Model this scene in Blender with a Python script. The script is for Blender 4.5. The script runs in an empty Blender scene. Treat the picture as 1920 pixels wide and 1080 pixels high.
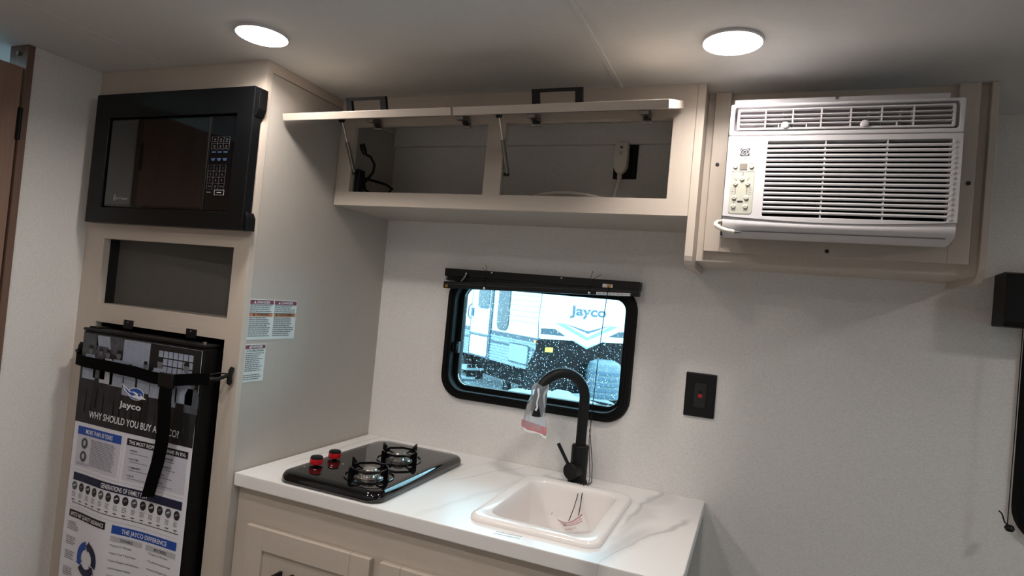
import bpy, math, random
from mathutils import Vector, Matrix

# ------------------------------------------------------------------ camera, world, exposure
S = bpy.context.scene
COL = S.collection
cam_d = bpy.data.cameras.new('camera'); cam = bpy.data.objects.new('camera', cam_d); COL.objects.link(cam)
cam_d.sensor_width = 36.0; cam_d.lens = 1142.52 / 1920 * 36.0; cam_d.clip_start = 0.02; cam_d.clip_end = 300
_F = Vector((-0.37334673, 0.92745356, 0.02102637)); _R = Vector((0.9244867, 0.37007879, 0.091466)); _U = Vector((-0.07704906, -0.05358714, 0.99558619))
M = Matrix.Identity(4)
for i in range(3):
    M[i][0] = _R[i]; M[i][1] = _U[i]; M[i][2] = -_F[i]
M.translation = (1.203, -1.7918, 1.4115)
cam.matrix_world = M
S.camera = cam
S.view_settings.view_transform = 'Standard'; S.view_settings.look = 'None'; S.view_settings.gamma = 1.0
S.view_settings.use_curve_mapping = False
S.view_settings.exposure = 0.0
LAMP_STRENGTH = 20.0
LAMP_WATTS = 2.75
LAMP_COL = (1.0, 0.925, 0.86)
w = bpy.data.worlds.new('overcast_sky'); S.world = w; w.use_nodes = True
nt = w.node_tree; bg = nt.nodes['Background']
_tc = nt.nodes.new('ShaderNodeTexCoord'); _sx = nt.nodes.new('ShaderNodeSeparateXYZ'); _cr = nt.nodes.new('ShaderNodeValToRGB')
nt.links.new(_tc.outputs['Generated'], _sx.inputs[0]); nt.links.new(_sx.outputs['Z'], _cr.inputs[0]); nt.links.new(_cr.outputs[0], bg.inputs['Color'])
_cr.color_ramp.elements[0].position = 0.0; _cr.color_ramp.elements[0].color = (0.60, 0.87, 0.97, 1)
_cr.color_ramp.elements[1].position = 1.0; _cr.color_ramp.elements[1].color = (0.64, 0.91, 1.0, 1)
bg.inputs['Strength'].default_value = 8.0

# ------------------------------------------------------------------ helpers
random.seed(7)
def lin(c):
    return c / 12.92 if c <= 0.04045 else ((c + 0.055) / 1.055) ** 2.4
def rgb(h):
    return tuple(lin(int(h[i:i + 2], 16) / 255) for i in (0, 2, 4)) + (1.0,)

def material(name, col, rough=0.5, metal=0.0, noise=0.0, nscale=(40, 40, 40), bump=0.0, bscale=None, emit=None, spec=None, detail=4.0, coat=0.0, trans=0.0, ior=1.45):
    m = bpy.data.materials.new(name); m.use_nodes = True
    t = m.node_tree; b = t.nodes['Principled BSDF']
    c = rgb(col) if isinstance(col, str) else tuple(col) + (1.0,)
    b.inputs['Base Color'].default_value = c; b.inputs['Roughness'].default_value = rough; b.inputs['Metallic'].default_value = metal
    b.inputs['IOR'].default_value = ior
    if spec is not None: b.inputs['Specular IOR Level'].default_value = spec
    if coat: b.inputs['Coat Weight'].default_value = coat
    if trans: b.inputs['Transmission Weight'].default_value = trans
    tc = t.nodes.new('ShaderNodeTexCoord'); mp = t.nodes.new('ShaderNodeMapping'); mp.inputs['Scale'].default_value = nscale
    t.links.new(tc.outputs['Object'], mp.inputs['Vector'])
    nz = t.nodes.new('ShaderNodeTexNoise'); nz.inputs['Scale'].default_value = 1.0; nz.inputs['Detail'].default_value = detail
    t.links.new(mp.outputs[0], nz.inputs['Vector'])
    mix = t.nodes.new('ShaderNodeMix'); mix.data_type = 'RGBA'
    k = max(noise, 0.01)
    mix.inputs[6].default_value = tuple(max(0, x * (1 - k)) for x in c[:3]) + (1,)
    mix.inputs[7].default_value = tuple(min(1, x * (1 + k)) for x in c[:3]) + (1,)
    mr = t.nodes.new('ShaderNodeMapRange'); mr.inputs[1].default_value = 0.3; mr.inputs[2].default_value = 0.7
    t.links.new(nz.outputs['Fac'], mr.inputs[0]); t.links.new(mr.outputs[0], mix.inputs[0]); t.links.new(mix.outputs[2], b.inputs['Base Color'])
    if bump:
        bp = t.nodes.new('ShaderNodeBump'); bp.inputs['Strength'].default_value = bump; bp.inputs['Distance'].default_value = 0.002
        if bscale:
            mp2 = t.nodes.new('ShaderNodeMapping'); mp2.inputs['Scale'].default_value = bscale; t.links.new(tc.outputs['Object'], mp2.inputs['Vector'])
            n2 = t.nodes.new('ShaderNodeTexNoise'); n2.inputs['Scale'].default_value = 1.0; n2.inputs['Detail'].default_value = 3
            t.links.new(mp2.outputs[0], n2.inputs['Vector']); t.links.new(n2.outputs['Fac'], bp.inputs['Height'])
        else:
            t.links.new(nz.outputs['Fac'], bp.inputs['Height'])
        t.links.new(bp.outputs[0], b.inputs['Normal'])
    if emit:
        b.inputs['Emission Color'].default_value = tuple(emit[0]) + (1,); b.inputs['Emission Strength'].default_value = emit[1]
    return m

def clear_material(name, tint, gloss=0.1, haze=None, haze_amt=0.0):
    m = bpy.data.materials.new(name); m.use_nodes = True; t = m.node_tree
    for n in list(t.nodes): t.nodes.remove(n)
    out = t.nodes.new('ShaderNodeOutputMaterial'); tr = t.nodes.new('ShaderNodeBsdfTransparent'); gl = t.nodes.new('ShaderNodeBsdfGlossy')
    tr.inputs[0].default_value = tuple(tint) + (1,); gl.inputs['Roughness'].default_value = gloss
    fr = t.nodes.new('ShaderNodeFresnel'); fr.inputs[0].default_value = 1.45
    mx = t.nodes.new('ShaderNodeMixShader'); t.links.new(fr.outputs[0], mx.inputs[0]); t.links.new(tr.outputs[0], mx.inputs[1]); t.links.new(gl.outputs[0], mx.inputs[2])
    last = mx
    if haze:
        df = t.nodes.new('ShaderNodeBsdfDiffuse'); df.inputs[0].default_value = tuple(haze) + (1,)
        m2 = t.nodes.new('ShaderNodeMixShader'); m2.inputs[0].default_value = haze_amt
        t.links.new(mx.outputs[0], m2.inputs[1]); t.links.new(df.outputs[0], m2.inputs[2]); last = m2
    t.links.new(last.outputs[0], out.inputs[0])
    return m

def marble(name):
    m = material(name, 'ebe8e6', rough=0.34, spec=1.0, noise=0.012, nscale=(3, 3, 3)); t = m.node_tree; b = t.nodes['Principled BSDF']
    geo = t.nodes.new('ShaderNodeNewGeometry'); sx = t.nodes.new('ShaderNodeSeparateXYZ'); t.links.new(geo.outputs['Position'], sx.inputs[0])
    n1 = t.nodes.new('ShaderNodeTexNoise'); n1.inputs['Scale'].default_value = 6.0; n1.inputs['Detail'].default_value = 2.5; n1.inputs['Roughness'].default_value = 0.45; t.links.new(geo.outputs['Position'], n1.inputs[0])
    def mth(op, x, y=None, clamp=False):
        n = t.nodes.new('ShaderNodeMath'); n.operation = op; n.use_clamp = clamp
        for i, q in enumerate((x, y)):
            if q is None: continue
            if isinstance(q, (int, float)): n.inputs[i].default_value = q
            else: t.links.new(q, n.inputs[i])
        return n.outputs[0]
    def ramp(x, lo, hi):
        n = t.nodes.new('ShaderNodeMapRange'); n.interpolation_type = 'SMOOTHSTEP'; n.inputs[1].default_value = lo; n.inputs[2].default_value = hi; t.links.new(x, n.inputs[0]); return n.outputs[0]
    nf = mth('SUBTRACT', n1.outputs['Fac'], 0.5)
    total = None
    # each vein: x0 + slope*y, wander, soft width, strength, y-range in which it fades in
    for x0, sl, amp, wd, st, y0, y1 in ((1.006, .15, .10, .013, .55, -.46, -.20), (1.022, .15, .14, .032, .26, -.60, -.40), (1.148, .345, .09, .010, .50, -.17, -.23), (1.112, .30, .12, .045, .40, -.27, -.40), (.598, .45, .06, .004, .40, -.34, -.24), (.052, .02, .06, .006, .35, -.5, -.3), (.70, .30, .15, .022, .12, -.62, -.5), (.50, .35, .12, .016, .10, -.62, -.5)):
        d = mth('SUBTRACT', sx.outputs['X'], mth('ADD', mth('MULTIPLY', sx.outputs['Y'], sl), x0))
        d = mth('ABSOLUTE', mth('ADD', d, mth('MULTIPLY', nf, amp)))
        v = mth('MULTIPLY', mth('SUBTRACT', 1.0, ramp(d, 0.0, wd)), mth('MULTIPLY', ramp(sx.outputs['Y'], y0, y1), st))
        total = v if total is None else mth('MAXIMUM', total, v)
    mx = t.nodes.new('ShaderNodeMix'); mx.data_type = 'RGBA'; mx.inputs[6].default_value = rgb('ebe8e6'); mx.inputs[7].default_value = rgb('8f888b')
    t.links.new(total, mx.inputs[0]); t.links.new(mx.outputs[2], b.inputs['Base Color'])
    return m

MT = {
 'tr_groove': material('siding_groove_grey', 'a2a8ab', 0.5),
 'frame_black': material('black_window_frame', '060607', 0.55, spec=0.2),
 'key_dim': material('dim_key_print', '47474b', 0.6),
 'wall': material('linen_wallpaper', 'dedad7', 0.85, noise=0.085, nscale=(170, 170, 420), bump=0.25, bscale=(90, 90, 500), detail=6),
 'ceiling': material('ceiling_panel', 'd8d7d5', 0.75, noise=0.015, nscale=(60, 60, 60), bump=0.15, bscale=(300, 300, 300)),
 'greige': material('greige_laminate', 'c4b8ac', 0.42, noise=0.022, nscale=(130, 130, 9), bump=0.14, bscale=(330, 330, 26), detail=5),
 'greige_h': material('greige_laminate_horizontal', 'c4b8ac', 0.42, noise=0.022, nscale=(9, 130, 130), bump=0.14, bscale=(26, 330, 330), detail=5),
 'greige_panel': material('greige_plain_panel', 'b5aea6', 0.45, noise=0.015, nscale=(60, 60, 20), bump=0.08, bscale=(300, 300, 200)),
 'dark_panel_shade': material('dark_panel_and_gap_shade', '1d1c1c', 0.8, noise=0.1),  # near-black for unfinished inner panels, and for shade painted into gaps
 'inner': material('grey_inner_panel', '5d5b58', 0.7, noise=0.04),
 'counter': marble('white_marble_laminate'),
 'black_plastic': material('black_plastic', '08090b', 0.42, spec=0.35, noise=0.05, nscale=(200, 200, 200)),
 'black_matte': material('matte_black_metal', '0b0b0d', 0.5, spec=0.35, noise=0.05),
 'black_gloss': material('black_glass_enamel', '08080a', 0.06, noise=0.02, coat=0.3),
 'mw_glass': material('microwave_smoked_glass', '0d0d0e', 0.05, noise=0.02, ior=1.9),
 'fridge': material('black_appliance_steel', '050506', 0.45, spec=0.25, noise=0.05),
 'strap': material('black_webbing', '050506', 0.9, spec=0.1, noise=0.2, nscale=(400, 400, 900), bump=0.3),
 'white_plastic': material('white_appliance_plastic', 'd0cdd0', 0.35, noise=0.01),
 'white_shade': material('white_grille_plastic', 'd6d0d6', 0.45, noise=0.01),
 'dark_void': material('dark_grille_void', '060404', 0.95, spec=0.0, noise=0.2),
 'lav': material('grey_duct_plastic', '9d959b', 0.5, noise=0.03),
 'cp_beige': material('beige_membrane', 'bab9ac', 0.5, noise=0.01),
 'cp_button': material('beige_button', 'c9c8ba', 0.45, noise=0.01),
 'grey_disp': material('grey_display', '7e7873', 0.3, noise=0.05, nscale=(900, 900, 900)),
 'ink': material('dark_print', '2b2b2e', 0.6), 'ink_grey': material('grey_print', '6f6d72', 0.6), 'ink_lt': material('light_print', 'b9bac0', 0.6),
 'white_print': material('white_print', 'eceef4', 0.6), 'blue': material('blue_print', '1f4ea8', 0.55), 'navy': material('navy_print', '1a2140', 0.55), 'black_print': material('black_print', '101115', 0.55),
 'poster': material('poster_paper', 'e4e5ee', 0.45, noise=0.01), 'lavender': material('pale_lilac_print', 'cdcdda', 0.5), 'photo_dark': material('photo_dark', '232428', 0.5, noise=0.35, nscale=(30, 30, 30)),
 'photo_mid': material('photo_mid', '4c5057', 0.5, noise=0.35, nscale=(60, 60, 60)), 'photo_light': material('photo_light', '98a2b4', 0.5, noise=0.1, nscale=(60, 60, 60)), 'photo_black': material('photo_black', '131417', 0.5, noise=0.3, nscale=(40, 40, 40)),
 'sticker': material('white_sticker', 'd7e2e2', 0.4, noise=0.01), 'maroon': material('maroon_print', '7c3346', 0.5), 'orange': material('orange_print', 'c98a58', 0.5),
 'chrome': material('satin_chrome', 'c9c6c2', 0.22, 1.0), 'steel': material('grey_steel', '8b8884', 0.35, 1.0), 'brass': material('brass', 'b58a3c', 0.35, 1.0),
 'white_gloss': material('white_acrylic_sink', 'efe9e6', 0.15, noise=0.01, coat=0.2),
 'red': material('red_plastic', 'b5141c', 0.35, noise=0.03), 'red_dark': material('red_button', 'b01c20', 0.4),
 'cream': material('cream_cable', 'e8e2d6', 0.45, noise=0.02), 'door_brown': material('brown_wood_laminate', '8f7262', 0.5, noise=0.16, nscale=(60, 60, 3), bump=0.15, bscale=(200, 200, 12), detail=6),
 'frame_brown': material('brown_door_jamb', '6f5649', 0.55, noise=0.12, nscale=(80, 80, 5)),
 'floor': material('grey_brown_vinyl', '7c6f64', 0.5, noise=0.2, nscale=(4, 30, 30)),
 'bath': material('pale_blue_bath_panel', 'cdd8e2', 0.5, noise=0.02),
 'glass': clear_material('tinted_window_glass', (0.80, 0.93, 0.97), 0.0),
 'bag': clear_material('clear_plastic_bag', (0.93, 0.95, 0.97), 0.12, (0.75, 0.82, 0.9), 0.22),
 'bag_red': material('red_bag_print', 'c97f83', 0.5, noise=0.15, nscale=(90, 90, 90)), 'bag_white': material('white_bag_print', 'f0eeee', 0.45),
 'drop': material('rain_water', 'ffffff', 0.02, trans=1.0, ior=1.33),
 'tr_white': material('trailer_white_siding', 'c2c5c6', 0.45, noise=0.02, nscale=(1, 1, 6)), 'tr_silver': material('trailer_ribbed_metal', '7d8a90', 0.5, 0.0, noise=0.03), 'tr_dark': material('trailer_dark_cap', '0b0e12', 0.7, spec=0.15, noise=0.2, nscale=(8, 8, 8)),
 'tr_band': material('trailer_slate_band', '36434f', 0.45, noise=0.15, nscale=(6, 6, 6)), 'tr_glass': material('trailer_dark_glass', '1a2632', 0.1, noise=0.2, nscale=(3, 3, 3)), 'tr_hatch': material('trailer_grey_hatch', '7f9196', 0.5), 'tr_ink': material('trailer_lettering', '46596a', 0.5),
 'tr_yellow': material('yellow_sticker', 'd9c63a', 0.5), 'tr_amber': material('amber_lens', 'd0814d', 0.3), 'tyre': material('tyre_rubber', '17181a', 0.85, noise=0.1), 'snow': material('wet_snow_ground', '75858d', 0.8, noise=0.25, nscale=(1.2, 1.2, 1.2), bump=0.3), 'tank': material('grey_tank_cover', '55666f', 0.5, noise=0.05),
 'lens': material('lamp_lens', 'ffffff', 0.5, emit=(LAMP_COL, LAMP_STRENGTH)),
}

WORLD = {}
def place(o, parent, c):
    WORLD[o] = Vector(c)
    if parent is not None:
        o.parent = parent; o.location = Vector(c) - WORLD[parent]
    else:
        o.location = c

class MB:
    def __init__(s): s.v = []; s.f = []
    def add(s, vs, fs):
        n = len(s.v); s.v += [tuple(v) for v in vs]; s.f += [tuple(i + n for i in f) for f in fs]; return s
    def box(s, x0, x1, y0, y1, z0, z1):
        return s.add([(x0, y0, z0), (x1, y0, z0), (x1, y1, z0), (x0, y1, z0), (x0, y0, z1), (x1, y0, z1), (x1, y1, z1), (x0, y1, z1)],
                     [(0, 3, 2, 1), (4, 5, 6, 7), (0, 1, 5, 4), (1, 2, 6, 5), (2, 3, 7, 6), (3, 0, 4, 7)])
    @staticmethod
    def _p(a, b, h, ax):
        return {'x': (h, a, b), 'y': (a, h, b), 'z': (a, b, h)}[ax]
    def prism(s, pts, lo, hi, ax='y'):
        n = len(pts)
        vs = [s._p(a, b, lo, ax) for a, b in pts] + [s._p(a, b, hi, ax) for a, b in pts]
        fs = [tuple(range(n)), tuple(range(2 * n - 1, n - 1, -1))] + [(i, i + n, (i + 1) % n + n, (i + 1) % n) for i in range(n)]
        return s.add(vs, fs)
    def ring(s, outer, inner, lo, hi, ax='y'):
        n = len(outer); assert n == len(inner)
        vs = []
        for h in (lo, hi):
            vs += [s._p(a, b, h, ax) for a, b in outer] + [s._p(a, b, h, ax) for a, b in inner]
        fs = []
        for i in range(n):
            j = (i + 1) % n
            fs += [(i, j, n + j, n + i), (2 * n + i, 3 * n + i, 3 * n + j, 2 * n + j), (i, 2 * n + i, 2 * n + j, j), (n + i, n + j, 3 * n + j, 3 * n + i)]
        return s.add(vs, fs)
    def loft(s, loops, cap=True, closed=True):
        n = len(loops[0]); vs = [p for l in loops for p in l]; fs = []
        for k in range(len(loops) - 1):
            for i in range(n if closed else n - 1):
                j = (i + 1) % n
                fs.append((k * n + i, k * n + j, (k + 1) * n + j, (k + 1) * n + i))
        if cap: fs += [tuple(range(n - 1, -1, -1)), tuple((len(loops) - 1) * n + i for i in range(n))]
        return s.add(vs, fs)
    def lathe(s, prof, c, ax='z', n=24):
        loops = []
        for r, h in prof:
            l = []
            for i in range(n):
                a = 2 * math.pi * i / n; p = (r * math.cos(a), r * math.sin(a))
                q = {'z': (p[0], p[1], h), 'y': (p[0], h, p[1]), 'x': (h, p[0], p[1])}[ax]
                l.append((c[0] + q[0], c[1] + q[1], c[2] + q[2]))
            loops.append(l)
        return s.loft(loops)
    def tube(s, path, r, n=8, cap=True):
        P = [Vector(p) for p in path]; rs = r if isinstance(r, (list, tuple)) else [r] * len(P)
        up = None; loops = []
        for i, p in enumerate(P):
            d = (P[min(i + 1, len(P) - 1)] - P[max(i - 1, 0)]).normalized()
            if up is None:
                up = Vector((0, 0, 1)) if abs(d.z) < 0.9 else Vector((1, 0, 0))
            u = (up - d * up.dot(d)).normalized(); w_ = d.cross(u); up = u
            loops.append([tuple(p + (u * math.cos(2 * math.pi * k / n) + w_ * math.sin(2 * math.pi * k / n)) * rs[i]) for k in range(n)])
        return s.loft(loops, cap)
    def strip(s, path, wide, thick):
        """flat band along path; wide and thick are half-extent vectors"""
        W_, T_ = Vector(wide), Vector(thick)
        return s.loft([[tuple(Vector(p) + W_ + T_), tuple(Vector(p) + W_ - T_), tuple(Vector(p) - W_ - T_), tuple(Vector(p) - W_ + T_)] for p in path])
    def build(s, name, mat, parent=None, bevel=0.0, seg=2, smooth=False, label=None, kind=None, cat=None, group=None, angle=35):
        xs = list(zip(*s.v)); c = [(min(a) + max(a)) / 2 for a in xs]
        if parent is None: c[2] = min(xs[2])
        me = bpy.data.meshes.new(name); me.from_pydata([(v[0] - c[0], v[1] - c[1], v[2] - c[2]) for v in s.v], [], s.f); me.update()
        import bmesh
        b = bmesh.new(); b.from_mesh(me); bmesh.ops.recalc_face_normals(b, faces=b.faces); b.to_mesh(me); b.free()
        o = bpy.data.objects.new(name, me); COL.objects.link(o); me.materials.append(MT[mat] if isinstance(mat, str) else mat)
        place(o, parent, c)
        if bevel:
            bm_ = o.modifiers.new('bevel', 'BEVEL'); bm_.width = bevel; bm_.segments = seg; bm_.limit_method = 'ANGLE'; bm_.angle_limit = math.radians(40); bm_.harden_normals = False
        if smooth:
            for p in me.polygons: p.use_smooth = True
            try:
                me.set_sharp_from_angle(angle=math.radians(angle))
            except Exception: pass
        if label: o['label'] = label
        if kind: o['kind'] = kind
        if cat: o['category'] = cat
        if group: o['group'] = group
        return o

def thing(name, label, cat, loc, group=None):
    o = bpy.data.objects.new(name, None); COL.objects.link(o); o.empty_display_size = 0.05
    place(o, None, loc); o['label'] = label; o['category'] = cat
    if group: o['group'] = group
    return o
def bx(name, mat, parent, *d, bevel=0.0, **k):
    return MB().box(*d).build(name, mat, parent, bevel, **k)
def rrect(x0, x1, y0, y1, r, n=6):
    out = []
    rs = r if isinstance(r, (list, tuple)) else [r] * 4       # corners: (x1,y1) (x0,y1) (x0,y0) (x1,y0)
    for k, (cx, cy) in enumerate([(x1, y1), (x0, y1), (x0, y0), (x1, y0)]):
        q = rs[k]; sx = -1 if cx == x1 else 1; sy = -1 if cy == y1 else 1
        for i in range(n + 1):
            a = math.pi / 2 * (k + i / n)
            out.append((cx + sx * q + q * math.cos(a), cy + sy * q + q * math.sin(a)))
    return out
def ellipse(cx, cy, rx, ry, n=20):
    return [(cx + rx * math.cos(2 * math.pi * i / n), cy + ry * math.sin(2 * math.pi * i / n)) for i in range(n)]

_tc_cache = {}
def text2d(s, size, sx=1.0, bold=0.0):
    cu = bpy.data.curves.new('t', 'FONT'); cu.body = s; cu.size = size; cu.offset = bold; cu.resolution_u = 3
    o = bpy.data.objects.new('t', cu); COL.objects.link(o)
    me = bpy.data.meshes.new_from_object(o)
    vs = [(v.co.x * sx, v.co.y) for v in me.vertices]; fs = [tuple(p.vertices) for p in me.polygons]
    COL.objects.unlink(o); bpy.data.objects.remove(o); bpy.data.curves.remove(cu); bpy.data.meshes.remove(me)
    return vs, fs
def text_on(name, s, mat, parent, fn, u, v, height, width=None, align='l', bold=0.0, **k):
    """lettering mapped to a surface by fn(u, v) -> xyz; height = capital height, width = fitted width"""
    vs, fs = text2d(s, 1.0, 1.0, bold)
    if not vs: return None
    x0 = min(a for a, b in vs); x1 = max(a for a, b in vs)
    sy = height / 0.73; sx = width / (x1 - x0) if width else sy
    off = {'l': 0, 'c': -(x1 - x0) / 2, 'r': -(x1 - x0)}[align]
    return MB().add([fn(u + (a - x0 + off) * sx, v + b * sy) for a, b in vs], fs).build(name, mat, parent, **k)

# ------------------------------------------------------------------ structure
H = 1.97; XL = -0.6311; D = 0.6062; XR = 3.2; YF = -2.2
MB().box(-1.75, XR + .1, YF - .1, 0.06, -0.06, 0.0).build('floor', 'floor', kind='structure', label='grey brown vinyl plank floor')
cl = MB().box(-0.70, XR + .1, YF - .1, 0.06, H, H + 0.05)
cl.ring([(-0.70, 0.06), (-1.75, 0.06), (-1.75, YF - .1), (-0.70, YF - .1)], [(-0.9, -0.75), (-1.4, -0.75), (-1.4, -1.25), (-0.9, -1.25)], H, H + 0.05, 'z')
cl.build('ceiling', 'ceiling', kind='structure', label='matte off-white panelled ceiling')
wb = MB()
W1 = rrect(0.285, 0.862, 1.105, 1.462, 0.055)
wb.ring(rrect(-1.75, 1.745, 0.0, H, 0.0001), W1, 0.0, 0.05, 'y')
W2 = rrect(1.82, 2.60, 0.985, 1.49, 0.06)
wb.ring(rrect(1.745, XR + .1, 0.0, H, 0.0001), W2, 0.0, 0.05, 'y')
wb.build('wall_back', 'wall', kind='structure', label='pale grey linen-textured wall behind the counter')
wl = MB().box(-0.70, XL, -0.789, -0.588, 0, H).box(-0.70, XL, YF, -1.50, 0, H).box(-0.70, XL, -0.588, -0.0005, 0, H)
wl.build('wall_left', 'wall', kind='structure', label='pale linen-textured partition beside the tall cabinet')
fw = MB().box(-1.75, XR + .1, YF - 0.05, YF, 0, H)
fw.build('wall_front', 'wall', kind='structure', label='pale linen-textured wall opposite the kitchen')
MB().ring(rrect(YF, 0.0, 0.0, H, 0.0001), rrect(-1.35, -0.75, 1.00, 1.45, 0.06), XR, XR + .05, 'x').build('wall_right', 'wall', kind='structure', label='pale linen-textured end wall')
MB().box(-1.75, -1.70, YF, 0, 0, H).box(-1.70, -0.70, -0.55, -0.50, 0, H).build('wall_bathroom', 'bath', kind='structure', label='pale blue bathroom wall seen above the brown door')
MB().box(0.8400, 0.8520, YF, -0.302, H - 0.003, H).build('trim_1', 'ceiling', bevel=0.001, kind='structure', label='thin ceiling seam batten above the overhead cabinet')
MB().box(-0.343, -0.337, YF, -0.607, H - 0.0025, H).build('trim_2', 'ceiling', bevel=0.001, kind='structure', label='thin ceiling seam batten above the microwave')
MB().box(XL, XL + 0.003, -0.788, -0.6075, 1.949, H).build('trim_3', 'wall', bevel=0.001, kind='structure', label='linen border strip along the top of the partition')

# door on the left
dr = bpy.data.objects.new('door_1', None); COL.objects.link(dr); place(dr, None, (-0.66, -1.14, 0)); dr['kind'] = 'structure'; dr['label'] = 'brown wood-look bathroom door in a brown frame'
MB().box(-0.705, XL + 0.004, -0.8055, -0.7885, 0, H).build('jamb', 'frame_brown', dr, bevel=0.0015)
MB().box(-0.705, XL + 0.004, -1.50, -1.483, 0, H).build('jamb', 'frame_brown', dr, bevel=0.0015)
MB().box(-0.668, -0.634, -1.481, -0.808, 0.015, 1.907).build('door_panel', 'door_brown', dr, bevel=0.002)
hg = MB().tube([(-0.629, -0.8065, 1.715), (-0.629, -0.8065, 1.80)], 0.0045, 8)
hg.box(-0.6335, -0.630, -0.812, -0.806, 1.715, 1.80)
hg.build('hinge', 'black_matte', dr, smooth=True)
hg = MB().tube([(-0.629, -0.8065, 0.30), (-0.629, -0.8065, 0.385)], 0.0045, 8); hg.box(-0.6335, -0.630, -0.812, -0.806, 0.30, 0.385); hg.build('hinge', 'black_matte', dr, smooth=True)
MB().tube([(-0.664, -0.8058, 1.947), (-0.664, -0.811, 1.947)], 0.006, 10).build('screw', 'steel', dr)

# windows
def window(name, label, x0, x1, z0, z1, r, fr, yo, depth=0.055, drops=0):
    e = bpy.data.objects.new(name, None); COL.objects.link(e); place(e, None, ((x0 + x1) / 2, 0.02, z0)); e['kind'] = 'structure'; e['label'] = label
    inn = rrect(x0 + fr, x1 - fr, z0 + fr, z1 - fr, max(r - fr, 0.01), 8); mid = rrect(x0 + fr * .45, x1 - fr * .45, z0 + fr * .45, z1 - fr * .45, r - fr * .3, 8); out = rrect(x0, x1, z0, z1, r, 8)
    f = MB()
    f.loft([[(a, yo, b) for a, b in out], [(a, -0.013, b) for a, b in rrect(x0 + .004, x1 - .004, z0 + .004, z1 - .004, r - .003, 8)], [(a, -0.013, b) for a, b in rrect(x0 + .017, x1 - .017, z0 + .017, z1 - .017, r - .012, 8)], [(a, -0.008, b) for a, b in rrect(x0 + .019, x1 - .019, z0 + .019, z1 - .019, r - .014, 8)], [(a, -0.008, b) for a, b in rrect(x0 + .027, x1 - .027, z0 + .027, z1 - .027, r - .02, 8)], [(a, 0.03, b) for a, b in rrect(x0 + .029, x1 - .029, z0 + .029, z1 - .029, r - .02, 8)], [(a, 0.03, b) for a, b in inn], [(a, depth, b) for a, b in inn], [(a, depth, b) for a, b in out], [(a, yo, b) for a, b in out]], cap=False)
    f.build('window_frame', 'frame_black', e, smooth=True, angle=25)
    MB().prism(inn, 0.036, 0.040, 'y').build('glass_pane', 'glass', e)
    if drops:
        d = MB(); rnd = random.Random(3)
        for i in range(drops):
            px = rnd.uniform(x0 + fr + .004, x1 - fr - .004); pz = z0 + fr + .004 + (z1 - z0 - 2 * fr - .01) * rnd.random() ** 1.15
            rr = rnd.choice([.0004, .0005, .0006, .0009]) * rnd.uniform(.8, 1.25); ln = rr * rnd.choice([1, 1.2, 1.5, 2.0, 3.0])
            lo = []
            for q, hh in ((1.0, 0.0), (0.75, 0.55), (0.35, 0.9)):
                lo.append([(px + rr * q * math.cos(a), 0.0402 + rr * hh * .8, pz + ln * q * math.sin(a)) for a in [k * math.pi / 4 for k in range(8)]])
            d.loft(lo)
        d.build('raindrops', 'drop', e, kind='stuff', smooth=True, angle=80, label='fine rain droplets on the outside of the pane')
    return e
w1 = window('window_1', 'small black-framed window with rounded corners above the sink', 0.262, 0.884, 1.079, 1.485, 0.075, 0.042, 0.0, drops=2600)
MB().box(0.303, 0.307, 0.0, 0.012, 1.235, 1.255).build('latch', 'black_plastic', w1)
MB().box(0.299, 0.309, 0.005, 0.022, 1.225, 1.262).build('latch', 'black_plastic', w1, bevel=0.002)
window('window_2', 'black-framed window with a rounded corner at the right edge', 1.793, 2.625, 0.955, 1.515, 0.085, 0.042, 0.0)

w3 = bpy.data.objects.new('fill_window_3', None); COL.objects.link(w3); place(w3, None, (XR, -1.05, 0.87)); w3['kind'] = 'structure'; w3['label'] = 'added unseen black-framed window in the far end wall for daylight fill'  # unseen window, added so cool daylight reaches the tall cabinet side
MB().ring(rrect(-1.38, -0.72, 0.97, 1.48, 0.07), rrect(-1.335, -0.765, 1.015, 1.435, 0.05), XR - 0.012, XR + 0.052, 'x').build('window_frame', 'black_plastic', w3)
MB().prism(rrect(-1.335, -0.765, 1.015, 1.435, 0.05), XR + 0.036, XR + 0.040, 'x').build('glass_pane', 'glass', w3)

# ------------------------------------------------------------------ ceiling lamps
def lamp(label, x, y):
    ld = bpy.data.lights.new('lamp_glow', 'AREA'); ld.shape = 'DISK'; ld.size = 0.10; ld.energy = LAMP_WATTS; ld.color = LAMP_COL; ld.spread = math.radians(158)
    e = thing('ceiling_light', label, 'light', (x, y, H - 0.014), 'round flush ceiling lights')
    MB().lathe([(0.060, H), (0.060, H - 0.004), (0.057, H - 0.006), (0.0555, H - 0.004), (0.0555, H)], (x, y, 0), 'z', 40).build('trim_ring', 'white_plastic', e, smooth=True)
    MB().lathe([(0.0552, H - 0.0035), (0.0545, H - 0.0065), (0.050, H - 0.0085), (0.030, H - 0.0098), (0.001, H - 0.0102)], (x, y, 0), 'z', 40).build('lens', 'lens', e, smooth=True)
    lo_ = bpy.data.objects.new('lamp_glow', ld); COL.objects.link(lo_); place(lo_, e, (x, y, H - 0.0115))
lamp('round lit ceiling light near the microwave cabinet', 0.103, -0.735)
lamp('round lit ceiling light in front of the air conditioner', 1.118, -0.523)
lamp('added unseen fill light behind the viewer on the cabinet side', 0.103, -1.65)  # unseen lamp, added for general light in the room
lamp('added unseen fill light behind the viewer opposite the air conditioner', 1.118, -1.65)  # added out of view to fill the lower areas
lamp('added unseen fill light above the middle of the room, left of the viewer', 0.60, -1.20)  # extra unseen lamp, put in to raise the ambient light
lamp('round lit ceiling light over the right end of the room', 2.45, -0.6)

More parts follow.
